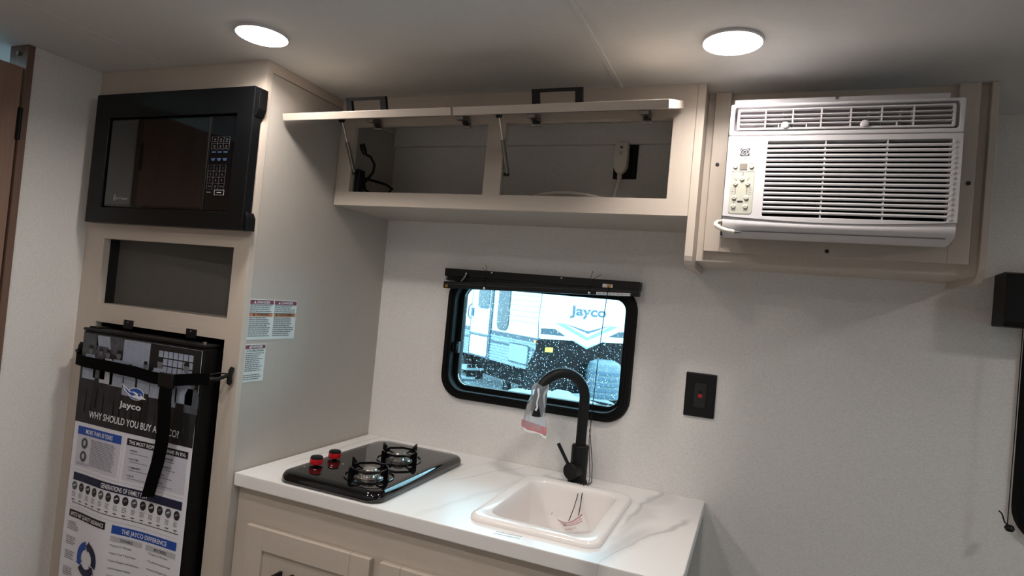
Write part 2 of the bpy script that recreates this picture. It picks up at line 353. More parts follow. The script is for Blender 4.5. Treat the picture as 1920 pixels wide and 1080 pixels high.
# ------------------------------------------------------------------ tall cabinet
e = thing('tall_cabinet', 'tall greige cabinet holding the microwave and refrigerator', 'cabinet', (-0.315, -0.3, 0))
yf = -D; yb = -D + 0.019
bx('left_stile', 'greige', e, XL, -0.548, yf, yb, 0, H - .0005)
bx('right_stile', 'greige', e, -0.0535, 0.0, yf, yb, 0, H - .0005)
bx('top_rail', 'greige_h', e, -0.548, -0.0535, yf, yb, 1.80, H - .0005)
bx('middle_rail', 'greige_h', e, -0.548, -0.0535, yf, yb, 1.4835, 1.60)
bx('lower_rail', 'greige_h', e, -0.548, -0.0535, yf, yb, 1.2445, 1.2975)
bx('side_panel', 'greige_panel', e, -0.014, -0.0015, yb + .0016, -0.0005, 0, H - .0286)
bx('panel_groove', 'dark_panel_shade', e, -0.014, -0.004, yb, yb + .0016, 0, H - .027)
bx('panel_groove', 'dark_panel_shade', e, -0.014, -0.004, yb + .0016, -0.0005, H - .0286, H - .027)
bx('side_trim', 'greige', e, -0.014, 0.0, yb, -0.0005, H - .027, H - .0005)
bx('niche_shelf', 'greige_h', e, -0.56, -0.0145, yb, -0.30, 1.281, 1.297)
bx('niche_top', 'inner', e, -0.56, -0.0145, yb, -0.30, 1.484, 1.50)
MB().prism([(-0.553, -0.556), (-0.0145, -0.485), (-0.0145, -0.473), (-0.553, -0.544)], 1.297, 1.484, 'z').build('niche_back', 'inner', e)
bx('niche_side', 'dark_panel_shade', e, -0.565, -0.5525, yb, -0.544, 1.2445, 1.50)
bx('cavity_top', 'dark_panel_shade', e, -0.62, -0.0145, yb, -0.05, 1.262, 1.28)
bx('cavity_back', 'dark_panel_shade', e, -0.62, -0.0145, -0.05, -0.04, 0, 1.26)
bx('cavity_side', 'dark_panel_shade', e, -0.63, -0.5495, yb + .012, -0.05, 0, 1.2445)
bx('cavity_side', 'dark_panel_shade', e, -0.0500, -0.0145, yb + .0005, -0.05, 0, 1.2445)

# microwave with trim kit
mw = thing('microwave', 'black built-in microwave with wide black trim frame', 'microwave', (-0.29, -0.62, 1.525))
Y = -0.640
tf = MB().ring(rrect(-0.590, 0.000, 1.5255, 1.8905, 0.002, 2), rrect(-0.531, -0.053, 1.569, 1.8225, 0.003, 2), Y, -0.612, 'y')
tf.build('trim_frame', 'black_plastic', mw, bevel=0.003)
MB().prism([(0.000, 1.8895), (0.011, 1.886), (0.011, 1.835), (0.003, 1.815), (0.000, 1.815)], -0.634, -0.6075, 'y').build('trim_bracket', 'black_plastic', mw, bevel=0.001)
MB().prism([(0.000, 1.526), (0.011, 1.526), (0.011, 1.558), (0.003, 1.572), (0.000, 1.572)], -0.634, -0.6075, 'y').build('trim_bracket', 'black_plastic', mw, bevel=0.001)
bx('body', 'black_plastic', mw, -0.525, -0.06, -0.618, -0.22, 1.607, 1.793)
dw = bx('door', 'black_gloss', mw, -0.5285, -0.1465, -0.634, -0.617, 1.5725, 1.8195, bevel=0.002)
bx('door_window', 'mw_glass', dw, -0.522, -0.1495, -0.6352, -0.6335, 1.578, 1.815, bevel=0.0005)
bx('door_edge', 'steel', dw, -0.1478, -0.1466, -0.6352, -0.632, 1.5735, 1.8185)
cp = bx('control_panel', 'black_gloss', mw, -0.1440, -0.0565, -0.634, -0.617, 1.5725, 1.8195, bevel=0.002)
fmw = lambda u, v: (u, -0.6356, v)
text_on('logo_lettering', 'inVision', 'ink_lt', mw, fmw, -0.474, 1.5925, 0.0085, 0.045)
lg = MB()
for i in range(9):
    zz = 1.589 + i * .0021; ww = 0.0016 + 0.0035 * math.sin(math.pi * (i + .5) / 9)
    lg.prism([(-0.4815 - ww, zz), (-0.4815 + ww, zz + .0006), (-0.4815 + ww, zz + .0014), (-0.4815 - ww, zz + .0008)], -0.6357, -0.6353, 'y')
lg.build('logo_mark', 'ink_lt', mw)
fcp = lambda u, v: (u, -0.6346, v)
k0, k1 = -0.1355, -0.0745
def keyline(a, b, c, d_, t=.0005):
    return MB().ring([(b, d_), (a, d_), (a, c), (b, c)], [(b - t, d_ - t), (a + t, d_ - t), (a + t, c + t), (b - t, c + t)], -0.6346, -0.634, 'y')
kw = (k1 - k0) / 3
for r_, zt in enumerate((1.764, 1.7465)):
    for c_ in range(3):
        k = keyline(k0 + c_ * kw, k0 + (c_ + 1) * kw, zt - .0175, zt); k.box(k0 + c_ * kw + .005, k0 + (c_ + 1) * kw - .005, -.6346, -.634, zt - .0135, zt - .0118); k.box(k0 + c_ * kw + .008, k0 + (c_ + 1) * kw - .008, -.6346, -.634, zt - .009, zt - .005)
        k.build('key', 'key_dim', cp)
nb = 0
for zt in (1.725, 1.7075):
    for c_ in range(3):
        k = MB().box(k0 + c_ * kw + .003, k0 + (c_ + 1) * kw - .004, -.6346, -.634, zt - .002, zt + .0005)
        if zt < 1.72: k.box(k0 + c_ * kw + .005, k0 + (c_ + 1) * kw - .006, -.6346, -.634, zt - .0055, zt - .003)
        k.build('key', material('blue_key_print_%d' % nb, '46618a', 0.6), cp); nb += 1
nums = ['1', '2', '3', '4', '5', '6', '7', '8', '9', '', '0', '']
for i, s_ in enumerate(nums):
    c_, r_ = i % 3, i // 3; zt = 1.6905 - r_ * 0.0158
    k = keyline(k0 - .004 + c_ * kw, k0 - .004 + (c_ + 1) * kw, zt - .0158, zt)
    if not s_: k.box(k0 + c_ * kw + .001, k0 + (c_ + 1) * kw - .009, -.6346, -.634, zt - .009, zt - .007)
    ko = k.build('key', 'key_dim', cp)
    if s_: text_on('digit', s_, 'ink_grey', ko, fcp, k0 - .004 + (c_ + .5) * kw, zt - .0112, 0.0062, None, 'c')
MB().box(k0 - .002, k0 + .013, -.6346, -.634, 1.6185, 1.6205).build('key', 'ink_grey', cp)
k = keyline(k0 + .0255, k1 - .002, 1.6125, 1.6260, .0008); k.box(k0 + .034, k1 - .012, -.6346, -.634, 1.6185, 1.6205); k.build('key', 'ink_lt', cp)

# refrigerator
fr = thing('refrigerator', 'black compact refrigerator set in the tall cabinet', 'refrigerator', (-0.295, -0.4, 0.0))
bx('body', 'fridge', fr, -0.522, -0.070, -0.603, -0.10, 0.03, 1.212, bevel=0.004)
bx('plinth', 'fridge', fr, -0.51, -0.082, -0.58, -0.12, 0.0, 0.03)
bx('door', 'fridge', fr, -0.523, -0.067, -0.6545, -0.605, 0.08, 1.2225, bevel=0.006)
bx('top_cap', 'black_plastic', fr, -0.5235, -0.0665, -0.655, -0.604, 1.2225, 1.230, bevel=0.002)
bx('hinge_cover', 'black_plastic', fr, -0.515, -0.478, -0.645, -0.61, 1.230, 1.2345, bevel=0.002)
MB().lathe([(0.001, 1.230), (0.005, 1.230), (0.005, 1.236), (0.002, 1.237)], (-0.082, -0.640, 0), 'z', 10).build('hinge_pin', 'steel', fr)
for xa in (-0.4285, -0.1885):
    b_ = bx('mounting_bracket', 'black_plastic', fr, xa, xa + .037, -0.6095, -0.6066, 1.236, 1.2605, bevel=0.001)
    MB().tube([(xa + .018, -.6096, 1.2545), (xa + .018, -.6106, 1.2545)], 0.002, 8).build('bracket_screw', 'ink_grey', b_)

# ------------------------------------------------------------------ poster on the refrigerator
PX0, PX1, PZ0, PZ1 = -0.5145, -0.070, 0.52, 1.2155
def bulge(x, z):
    u = (x - PX0) / (PX1 - PX0); u = min(max(u, 0), 1); t = min(max((1.02 - z) / 0.35, 0), 1)
    return t * (0.016 * math.exp(-((u - 0.38) / 0.2) ** 2) + .001)
def pf(layer):
    return lambda x, z: (x, -0.6560 - bulge(x, z) - layer * 0.00045, z)
def psheet(mb, pts_fn, layer, x0, x1, z0, z1, nx=16, nz=1):
    f = pf(layer); g = []
    for j in range(nz + 1):
        for i in range(nx + 1): g.append(f(x0 + (x1 - x0) * i / nx, z0 + (z1 - z0) * j / nz))
    fs = [(j * (nx + 1) + i, j * (nx + 1) + i + 1, (j + 1) * (nx + 1) + i + 1, (j + 1) * (nx + 1) + i) for j in range(nz) for i in range(nx)]
    mb.add(g, fs); return mb
def prect(name, mat, parent, layer, x0, x1, z0, z1, nx=None, nz=1, **k):
    return psheet(MB(), None, layer, x0, x1, z0, z1, nx or max(2, int((x1 - x0) / .02)), nz).build(name, mat, parent, smooth=True, **k)
def ppoly(mb, pts, layer):
    f = pf(layer); mb.add([f(a, b) for a, b in pts], [tuple(range(len(pts)))]); return mb
po = thing('wall_poster', 'tall printed poster with group photo hung on the refrigerator door', 'poster', (-0.29, -0.656, PZ0))
po.name = 'printed_poster'
sh = MB(); N1, N2 = 28, 30
fr_, bk_ = [], []
for j in range(N2 + 1):
    for i in range(N1 + 1):
        x = PX0 + (PX1 - PX0) * i / N1; z = PZ0 + (PZ1 - PZ0) * j / N2; a = pf(0)(x, z); fr_.append(a); bk_.append((a[0], a[1] + .0008, a[2]))
q = (N1 + 1) * (N2 + 1); fs = []
for j in range(N2):
    for i in range(N1):
        a = j * (N1 + 1) + i; fs += [(a, a + 1, a + N1 + 2, a + N1 + 1), (q + a, q + a + N1 + 1, q + a + N1 + 2, q + a + 1)]
bd = [i for i in range(N1 + 1)] + [j * (N1 + 1) + N1 for j in range(1, N2 + 1)] + [N2 * (N1 + 1) + i for i in range(N1 - 1, -1, -1)] + [j * (N1 + 1) for j in range(N2 - 1, 0, -1)]
for i in range(len(bd)): a, b = bd[i], bd[(i + 1) % len(bd)]; fs.append((a, q + a, q + b, b))
sh.add(fr_ + bk_, fs).build('sheet', 'poster', po, smooth=True, angle=60)
ph = prect('photo', 'photo_dark', po, 1, PX0, PX1, 0.972, PZ1, nz=6, label='old black and white group photo')
m = MB(); ppoly(m, [(-0.352, 1.214), (-0.2515, 1.214), (-0.2515, 1.128), (-0.352, 1.128)], 2); ppoly(m, [(-0.462, 1.214), (-0.405, 1.2145), (-0.402, 1.175), (-0.458, 1.175)], 2); m.build('sky_area', 'photo_light', ph)
m = MB(); ppoly(m, [(-0.5135, 1.215), (-0.46, 1.215), (-0.45, 1.18), (-0.465, 1.15), (-0.5135, 1.15)], 2); ppoly(m, [(-0.408, 1.215), (-0.356, 1.215), (-0.352, 1.19), (-0.37, 1.165), (-0.40, 1.172)], 2.4); ppoly(m, [(-0.456, 1.186), (-0.410, 1.186), (-0.410, 1.15), (-0.456, 1.15)], 2.2); m.build('dark_trees', 'photo_mid', ph)
prect('building', 'photo_black', ph, 2, -0.2515, PX1 - .001, 0.99, 1.215, nx=4)
for i in range(7):
    for j in range(3):
        x0 = -0.2185 + i * .0178; z0 = 1.2005 - j * .0195; ppoly(MB(), [(x0, z0), (x0 + .0155, z0), (x0 + .0155, z0 - .0165), (x0, z0 - .0165)], 3).build('window_pane_print', 'photo_light', ph)
rp = random.Random(5)
def figure(x, zh, sc, shirt, lower):
    a = MB(); ppoly(a, [(x - .017 * sc, zh - .012 * sc), (x + .017 * sc, zh - .012 * sc), (x + .027 * sc, zh - .03 * sc), (x + .026 * sc, zh - .08 * sc), (x - .026 * sc, zh - .08 * sc), (x - .027 * sc, zh - .03 * sc)], 4); a.build('figure_shirt', shirt, ph)
    b = MB(); ppoly(b, ellipse(x, zh, .0085 * sc, .012 * sc, 12), 4.6); b.build('figure_head', 'ink_grey', ph)
    c = MB(); ppoly(c, [(x - .009 * sc, zh + .003 * sc), (x - .006 * sc, zh + .013 * sc), (x + .006 * sc, zh + .013 * sc), (x + .009 * sc, zh + .003 * sc)], 4.9); c.build('figure_hair', 'photo_black', ph)
    d = MB(); ppoly(d, [(x - .024 * sc, zh - .08 * sc), (x + .024 * sc, zh - .08 * sc), (x + .02 * sc, zh - .17 * sc), (x + .004 * sc, zh - .17 * sc), (x, zh - .1 * sc), (x - .004 * sc, zh - .17 * sc), (x - .02 * sc, zh - .17 * sc)], 3.6); d.build('figure_trousers', 'photo_black' if lower == 'photo_black' else 'photo_dark', ph)
for x, zh, sc, s_, l_ in [(-0.478, 1.172, 1.0, 'photo_light', 'photo_mid'), (-0.437, 1.170, 0.9, 'photo_mid', 'photo_black'), (-0.408, 1.168, 1.0, 'ink_lt', 'photo_mid'), (-0.366, 1.170, 1.05, 'photo_light', 'photo_mid'), (-0.318, 1.140, 0.9, 'photo_light', 'photo_mid'), (-0.262, 1.155, 0.9, 'photo_light', 'photo_black'), (-0.210, 1.168, 1.15, 'photo_light', 'photo_mid'), (-0.116, 1.168, 1.15, 'photo_light', 'photo_black'), (-0.165, 1.135, 0.9, 'photo_light', 'photo_mid'), (-0.088, 1.128, 0.9, 'photo_mid', 'photo_mid')]:
    figure(x, zh, sc, s_, l_)
# emblem: a bird in a blue oval
bl = MB(); ppoly(bl, ellipse(-0.286, 1.0775, .030, .0165, 24), 5); o_ = bl.build('emblem', 'white_print', ph)
m = MB(); ppoly(m, ellipse(-0.286, 1.0775, .0278, .0145, 24), 5.6); m.build('emblem_oval', 'blue', o_)
m = MB(); ppoly(m, [(-0.343, 1.1), (-0.325, 1.091), (-0.305, 1.081), (-0.292, 1.083), (-0.278, 1.079), (-0.268, 1.081), (-0.262, 1.075), (-0.245, 1.068), (-0.262, 1.067), (-0.275, 1.0655), (-0.292, 1.0665), (-0.310, 1.071), (-0.330, 1.082)], 6.2); m.build('emblem_bird', 'white_print', o_)
m = MB(); ppoly(m, [(-0.336, 1.093), (-0.308, 1.079), (-0.298, 1.0805), (-0.284, 1.075), (-0.300, 1.0715), (-0.318, 1.0785)], 6.8); ppoly(m, ellipse(-0.272, 1.0765, .0055, .0033, 10), 6.8); m.build('emblem_shading', 'blue', o_)
text_on('headline', 'Jayco', 'white_print', ph, pf(5), -0.3455, 1.0365, 0.0165, 0.083, bold=.02)
text_on('headline', 'WHY SHOULD YOU BUY A JAYCO?', 'white_print', ph, pf(5), -0.458, 0.9900, 0.0185, 0.339, bold=.012)
def bar(name, mat, x0, x1, z0, z1, s, sm='white_print', hw=0.86, par=None, hh=.55):
    o = prect(name, mat, par or po, 2, x0, x1, z0, z1)
    text_on('lettering', s, sm, o, pf(3), (x0 + x1) / 2, z0 + (z1 - z0) * (1 - hh) / 2, (z1 - z0) * hh, (x1 - x0) * hw, 'c', bold=.012)
    return o
p1 = prect('text_panel', 'lavender', po, 1, -0.4965, -0.3195, 0.853, 0.9615)
bar('title_bar', 'blue', -0.4965, -0.3195, 0.9395, 0.9615, 'MORE THAN 50 YEARS', hw=.62)
p2 = prect('text_panel', 'lavender', po, 1, -0.3005, -0.083, 0.852, 0.960)
bar('title_bar', 'black_print', -0.2985, -0.081, 0.943, 0.9605, 'THE MOST RESPECTED NAME IN RVs', hw=.93)
bar('title_bar', 'navy', -0.495, -0.084, 0.8145, 0.8355, 'GENERATIONS OF FAMILY FUN', hw=.40, hh=.6)
bar('title_bar', 'black_print', -0.495, -0.333, 0.7155, 0.7345, 'JAYCO 360° QUALITY ASSURANCE', hw=.92)
bar('title_bar', 'blue', -0.3095, -0.089, 0.7125, 0.7335, 'THE JAYCO DIFFERENCE', hw=.70)
bar('subtitle_bar', 'ink_lt', -0.3095, -0.206, 0.693, 0.706, 'TOWABLES', 'ink', hw=.4)
bar('subtitle_bar', 'ink_lt', -0.193, -0.089, 0.693, 0.706, 'MOTORIZED', 'ink', hw=.42)
for z in (0.9175, 0.882):
    m = MB(); ppoly(m, ellipse(-0.4645, z, .0135, .0148, 18), 2); o_ = m.build('portrait', 'photo_mid', p1)
    m = MB(); ppoly(m, ellipse(-0.4645, z + .001, .0055, .0075, 12), 2.6); m.build('portrait_face', 'ink_lt', o_)
def greek(name, mat, parent, x0, x1, z0, n, dz, h, layer=2, seed=1, ragged=.12, indent=0):
    r_ = random.Random(seed); m = MB()
    for i in range(n):
        z = z0 - i * dz; x = x0; xe = x1 - (x1 - x0) * r_.random() * ragged
        while x < xe - .002:
            w_ = min(r_.uniform(.003, .010), xe - x); ppoly(m, [(x, z), (x + w_, z), (x + w_, z + h), (x, z + h)], layer); x += w_ + .0012
    return m.build(name, mat, parent)
greek('fine_print', 'ink_grey', p1, -0.437, -0.334, 0.930, 17, .0042, .0016, seed=2)
greek('fine_print', 'ink_grey', p1, -0.488, -0.440, 0.8625, 2, .0035, .0013, seed=3)
for i, s_ in enumerate(['PEOPLE', 'CULTURE', 'COMMUNITY', 'VALUE']):
    z = 0.9280 - i * .0215
    text_on('bullet', '• ' + s_, 'ink', p2, pf(2), -0.2865, z, .0052, None, bold=.02); greek('fine_print', 'ink_grey', p2, -0.2815, -0.213, z - .0055, 1, .004, .0016, seed=10 + i)
for i, s_ in enumerate(['CRAFTSMANSHIP', 'SUSTAINABILITY', 'QUALITY', 'SERVICE']):
    z = 0.9290 - i * .0215
    text_on('bullet', '• ' + s_, 'ink', p2, pf(2), -0.1895, z, .0052, None, bold=.02); greek('fine_print', 'ink_grey', p2, -0.1845, -0.118, z - .0055, 1, .004, .0016, seed=20 + i)
prect('rule', 'ink_lt', po, 2, -0.495, -0.084, 0.8435, 0.8445, nx=20); m = MB(); ppoly(m, [(-0.3110, 0.846), (-0.3103, 0.846), (-0.3103, 0.962), (-0.3110, 0.962)], 2); m.build('rule', 'ink_lt', po)
for i in range(14):
    x = -0.4860 + i * .0298
    m = MB(); ppoly(m, ellipse(x, 0.799, .0105, .0118, 16), 2); o_ = m.build('timeline_photo', 'photo_dark' if i % 4 else 'photo_mid', po)
    m = MB(); ppoly(m, [(x - .006, .796), (x + .007, .801), (x + .004, .805), (x - .007, .800)], 2.6); m.build('photo_detail', ['ink_lt', 'ink_grey'][i % 2], o_)
    greek('fine_print', 'ink_grey', po, x - .008, x + .008, 0.781, 4, .0036, .0013, seed=40 + i, ragged=.3)
    m = MB(); ppoly(m, [(x - .0006, .7525), (x + .0006, .7525), (x + .0006, .758), (x - .0006, .758)], 2); ppoly(m, [(x - .006, .7605), (x + .006, .7605), (x + .006, .763), (x - .006, .763)], 2); m.build('timeline_tick', 'ink', po)
prect('timeline_axis', 'ink', po, 2, -0.489, -0.087, 0.7535, 0.7550, nx=24)
prect('rule', 'ink_lt', po, 2, -0.495, -0.084, 0.7425, 0.7433, nx=20)
m = MB()
for a0, a1, ma in ((100, 200, 'blue'), (-20, 80, 'navy'), (220, 320, 'navy')):
    m = MB(); pts = []
    for i in range(13): t = math.radians(a0 + (a1 - a0) * i / 12); pts.append((-0.395 + .0455 * math.cos(t), 0.622 + .0455 * math.sin(t)))
    for i in range(13): t = math.radians(a1 - (a1 - a0) * i / 12); pts.append((-0.395 + .0255 * math.cos(t), 0.622 + .0255 * math.sin(t)))
    for i in range(12): ppoly(m, [pts[i], pts[i + 1], pts[24 - i], pts[25 - i]], 2)
    t = math.radians(a1); t2 = math.radians(a1 + 18); ppoly(m, [(-0.395 + .052 * math.cos(t), 0.622 + .052 * math.sin(t)), (-0.395 + .036 * math.cos(t2), 0.622 + .036 * math.sin(t2)), (-0.395 + .019 * math.cos(t), 0.622 + .019 * math.sin(t))], 2)
    m.build('arrow_dial', ma, po)
for i, z in enumerate((0.7005, 0.661, 0.622, 0.578)): greek('fine_print', 'ink_grey', po, -0.497, -0.452 + .004 * (i == 0), z, 5, .0048, .0018, seed=70 + i, ragged=.35)
for i, s_ in enumerate(['• The Jayco 2-3 Warranty', '• Magnum Truss™ Roof System', '• Custom Designed and Built Frames', '• Solid Hardwood Cabinets', '• Good Sound Comfort']):
    text_on('bullet', s_, 'ink', po, pf(2), -0.3105, 0.680 - i * .0195, .0050, None if i < 4 else .06)
for i, s_ in enumerate(['• The Jayco 2-3 Warranty', '• The JRide® Handling Package', '• One-piece Fiberglass Cap', '• Strength Tested']):
    text_on('bullet', s_, 'ink', po, pf(2), -0.184, 0.684 - i * .0195, .0048, None)

# strap round the refrigerator
st = thing('tie_down_strap', 'black webbing strap with hooks across the refrigerator door', 'strap', (-0.29, -0.675, 0.83))
path = [(-0.560, -0.628, 1.146), (-0.545, -0.650, 1.143), (-0.530, -0.661, 1.141), (-0.48, -0.668, 1.139), (-0.38, -0.672, 1.139), (-0.28, -0.672, 1.137), (-0.21, -0.674, 1.132), (-0.15, -0.678, 1.133), (-0.09, -0.672, 1.143), (-0.045, -0.668, 1.149), (-0.028, -0.666, 1.151)]
MB().strip(path, (0, 0, .0148), (0, .0014, 0)).build('band', 'strap', st, smooth=True)
bx('buckle', 'black_plastic', st, -0.178, -0.128, -0.686, -0.675, 1.114, 1.151, bevel=.003)
tp = [(-0.148, -0.684, 1.12), (-0.144, -0.688, 1.09), (-0.1375, -0.690, 1.055), (-0.135, -0.690, 1.02), (-0.139, -0.688, 0.975), (-0.148, -0.686, 0.93), (-0.1735, -0.684, 0.838)]
MB().strip(tp, (.0190, .002, .003), (0, .0012, 0)).build('loose_tail', 'strap', st, smooth=True)
for hx, cx, s_ in ((-0.012, -0.030, 1), (-0.586, -0.560, -1)):
    hk = MB().tube([(cx, -0.662 if s_ > 0 else -.632, 1.151 if s_ > 0 else 1.146), (cx + s_ * .012, -0.648 if s_ > 0 else -.63, 1.152), (hx - s_ * .004, -0.628, 1.157), (hx, -0.616, 1.158)], [.0065, .005, .0045, .005], 8).build('hook_arm', 'black_plastic', st, smooth=True)
    MB().tube([(hx, -0.615, 1.136), (hx, -0.617, 1.14), (hx, -0.618, 1.158), (hx + .002, -0.616, 1.172), (hx + .003, -0.614, 1.18)], [.004, .0068, .0058, .0066, .005], 10).build('hook_end', 'black_plastic', st, smooth=True)
MB().tube([(-0.0115, -0.617, 1.162), (-0.03, -0.634, 1.164), (-0.040, -0.66, 1.16), (-0.036, -0.662, 1.142)], .002, 6).build('hook_wire', 'black_matte', st, smooth=True)

# warning stickers on the side panel
SX = -0.0012
def fside(layer): return lambda u, v: (SX + layer * .0003, u, v)
def srect(mb, y0, y1, z0, z1, layer): mb.add([fside(layer)(y0, z0), fside(layer)(y1, z0), fside(layer)(y1, z1), fside(layer)(y0, z1)], [(0, 1, 2, 3)]); return mb
def sgreek(name, parent, y0, y1, z0, n, dz, h, seed, ragged=.25):
    r_ = random.Random(seed); m = MB()
    for i in range(n):
        z = z0 - i * dz; x = y0; xe = y1 - (y1 - y0) * r_.random() * ragged
        while x < xe - .002:
            w_ = min(r_.uniform(.003, .011), xe - x); srect(m, x, x + w_, z, z + h, 3); x += w_ + .0013
    return m.build(name, 'ink_grey', parent)
s1 = thing('warning_sticker', 'wide white sticker with maroon and orange headings on the cabinet side', 'sticker', (0, -0.5, 1.249))
MB().box(-.0015, SX + .0003, -0.588, -0.414, 1.2495, 1.3555).build('sheet', 'sticker', s1)
for y0, y1, t1, t2, sd in ((-0.586, -0.504, 'DANGER', 'WARNING', 1), (-0.500, -0.416, 'DANGER', 'AVERTISSEMENT', 5)):
    for z0, z1, mt, tx, im in ((1.3425, 1.3535, 'maroon', t1, 'sticker'), (1.3100, 1.3200, 'orange', t2, 'ink')):
        o_ = srect(MB(), y0, y1, z0, z1, 2).build('heading_bar', mt, s1)
        wd = .045 if len(tx) < 9 else .058
        text_on('lettering', tx, im, o_, fside(3), (y0 + y1) / 2 + .006, z0 + .0022, .0066, wd, 'c', bold=.02)
        yc = (y0 + y1) / 2 - wd / 2; MB().add([fside(3)(yc - .006, z0 + .002), fside(3)(yc + .002, z0 + .002), fside(3)(yc - .002, z0 + .009)], [(0, 1, 2)]).build('warning_triangle', im, o_)
    sgreek('fine_print', s1, y0 + .001, y1 - .002, 1.3385, 5, .0053, .0024, sd); sgreek('fine_print', s1, y0 + .001, y1 - .002, 1.3055, 10, .0053, .0024, sd + 1)
s2 = thing('warning_sticker', 'narrow white sticker with one maroon heading on the cabinet side', 'sticker', (0, -0.55, 1.139))
MB().box(-.0015, SX + .0003, -0.589, -0.5165, 1.1395, 1.2375).build('sheet', 'sticker', s2)
o_ = srect(MB(), -0.587, -0.5185, 1.2255, 1.2355, 2).build('heading_bar', 'maroon', s2)
text_on('lettering', 'DANGER', 'sticker', o_, fside(3), -0.548, 1.2277, .0066, .04, 'c', bold=.02)
MB().add([fside(3)(-.575, 1.227), fside(3)(-.567, 1.227), fside(3)(-.571, 1.234)], [(0, 1, 2)]).build('warning_triangle', 'sticker', o_)
text_on('lettering', 'IF YOU SMELL PROPANE', 'ink', s2, fside(3), -0.5525, 1.2182, .0045, .058, 'c', bold=.02)
sgreek('fine_print', s2, -0.584, -0.522, 1.2125, 10, .0050, .0023, 31); sgreek('fine_print', s2, -0.586, -0.522, 1.156, 3, .0052, .0023, 33)

# ------------------------------------------------------------------ overhead cabinet
X1 = 1.034; Yo = -0.3007; Zo = 1.651
oc = thing('overhead_cabinet', 'greige overhead cabinet with two raised doors above the window', 'cabinet', (0.52, -0.15, Zo))
g = .019
bx('bottom_rail', 'greige_h', oc, 0.0005, X1, Yo, Yo + g, Zo, 1.6915)
bx('top_rail', 'greige_h', oc, 0.0005, X1, Yo, Yo + g, 1.889, H - .0005)
bx('stile', 'greige', oc, 0.0005, 0.0505, Yo, Yo + g, 1.6915, 1.889)
bx('stile', 'greige', oc, 0.4905, 0.5415, Yo, Yo + g, 1.6915, 1.889)
bx('stile', 'greige', oc, 0.982, X1, Yo, Yo + g, 1.6915, 1.889)
bx('bottom_panel', 'greige_panel', oc, 0.0005, X1, Yo + g, -0.0005, Zo, 1.667)
bx('back_cleat', 'wall', oc, 0.0005, X1, -0.016, -0.0005, 1.905, H - .0005)
ang = math.atan2(1.913 - 1.838, 0.545 - 0.315); DL = 0.242
def P_door(s, n): # s from free edge up to the hinge, n = outward normal (upper face)
    return (-0.5455 + s * math.cos(ang) - n * math.sin(ang), 1.8300 + s * math.sin(ang) + n * math.cos(ang))
for x0, x1, hx0, hx1, hinges, sx_ in ((0.008, 0.5085, 0.172, 0.2936, (0.135, 0.424), 0.040), (0.5135, 1.0075, 0.6895, 0.8096, (0.629, 0.918), 0.540)):
    T_ = .0185
    d_ = MB().prism([P_door(0, 0), P_door(DL, 0), P_door(DL, T_), P_door(0, T_)], x0, x1, 'x').build('door', 'greige_h', oc, bevel=.0015)
    # underside recessed panel frame lines
    MB().prism([P_door(.05, -.0004), P_door(DL - .05, -.0004), P_door(DL - .05, .001), P_door(.05, .001)], x0 + .055, x1 - .055, 'x').build('door_panel', 'inner', d_)
    hd = MB(); s0 = .062
    hd.prism([P_door(s0 - .005, T_), P_door(s0 + .005, T_), P_door(s0 + .005, T_ + .034), P_door(s0 - .005, T_ + .034)], hx0, hx0 + .017, 'x')
    hd.prism([P_door(s0 - .005, T_), P_door(s0 + .005, T_), P_door(s0 + .005, T_ + .034), P_door(s0 - .005, T_ + .034)], hx1 - .017, hx1, 'x')
    hd.prism([P_door(s0 - .005, T_ + .026), P_door(s0 + .005, T_ + .026), P_door(s0 + .005, T_ + .034), P_door(s0 - .005, T_ + .034)], hx0 + .0165, hx1 - .0165, 'x')
    hd.build('handle', 'black_matte', d_)
    for hx in hinges:
        hn = MB().prism([P_door(DL - .035, -.010), P_door(DL - .004, -.014), (Yo + .004, 1.880), (Yo + .004, 1.893), P_door(DL, -.001), P_door(DL - .035, -.001)], hx - .011, hx + .011, 'x').build('hinge', 'steel', d_, bevel=.001)
        MB().prism([(Yo - .010, 1.874), (Yo - .0005, 1.874), (Yo - .0005, 1.8795), (Yo - .010, 1.8795)], hx - .010, hx + .016, 'x').build('hinge_arm', 'chrome', hn, bevel=.001)
        MB().lathe([(.001, -.0135), (.006, -.0135), (.006, -.0095), (.001, -.0095)], (hx, Yo, 1.886), 'y', 10).build('hinge_screw', 'ink', hn)
    A = Vector((sx_ + .004, -0.352, 1.889)); B = Vector((sx_ + .014, -0.2885, 1.752))
    so = MB().tube([tuple(A), tuple(A.lerp(B, .42))], .0025, 8).build('strut', 'chrome', oc, smooth=True)
    MB().tube([tuple(A.lerp(B, .40)), tuple(A.lerp(B, .99))], .0056, 10).build('strut_cylinder', 'steel', so, smooth=True)
    MB().prism([(-0.372, 1.900), (-0.338, 1.910), (-0.350, 1.884), (-0.356, 1.884)], sx_ - .003, sx_ + .009, 'x').build('strut_bracket', 'black_plastic', so)
    MB().tube([(sx_ + .004, -0.2885, 1.750), (sx_ + .018, -0.2885, 1.750)], .005, 8).build('strut_pivot', 'ink', so)

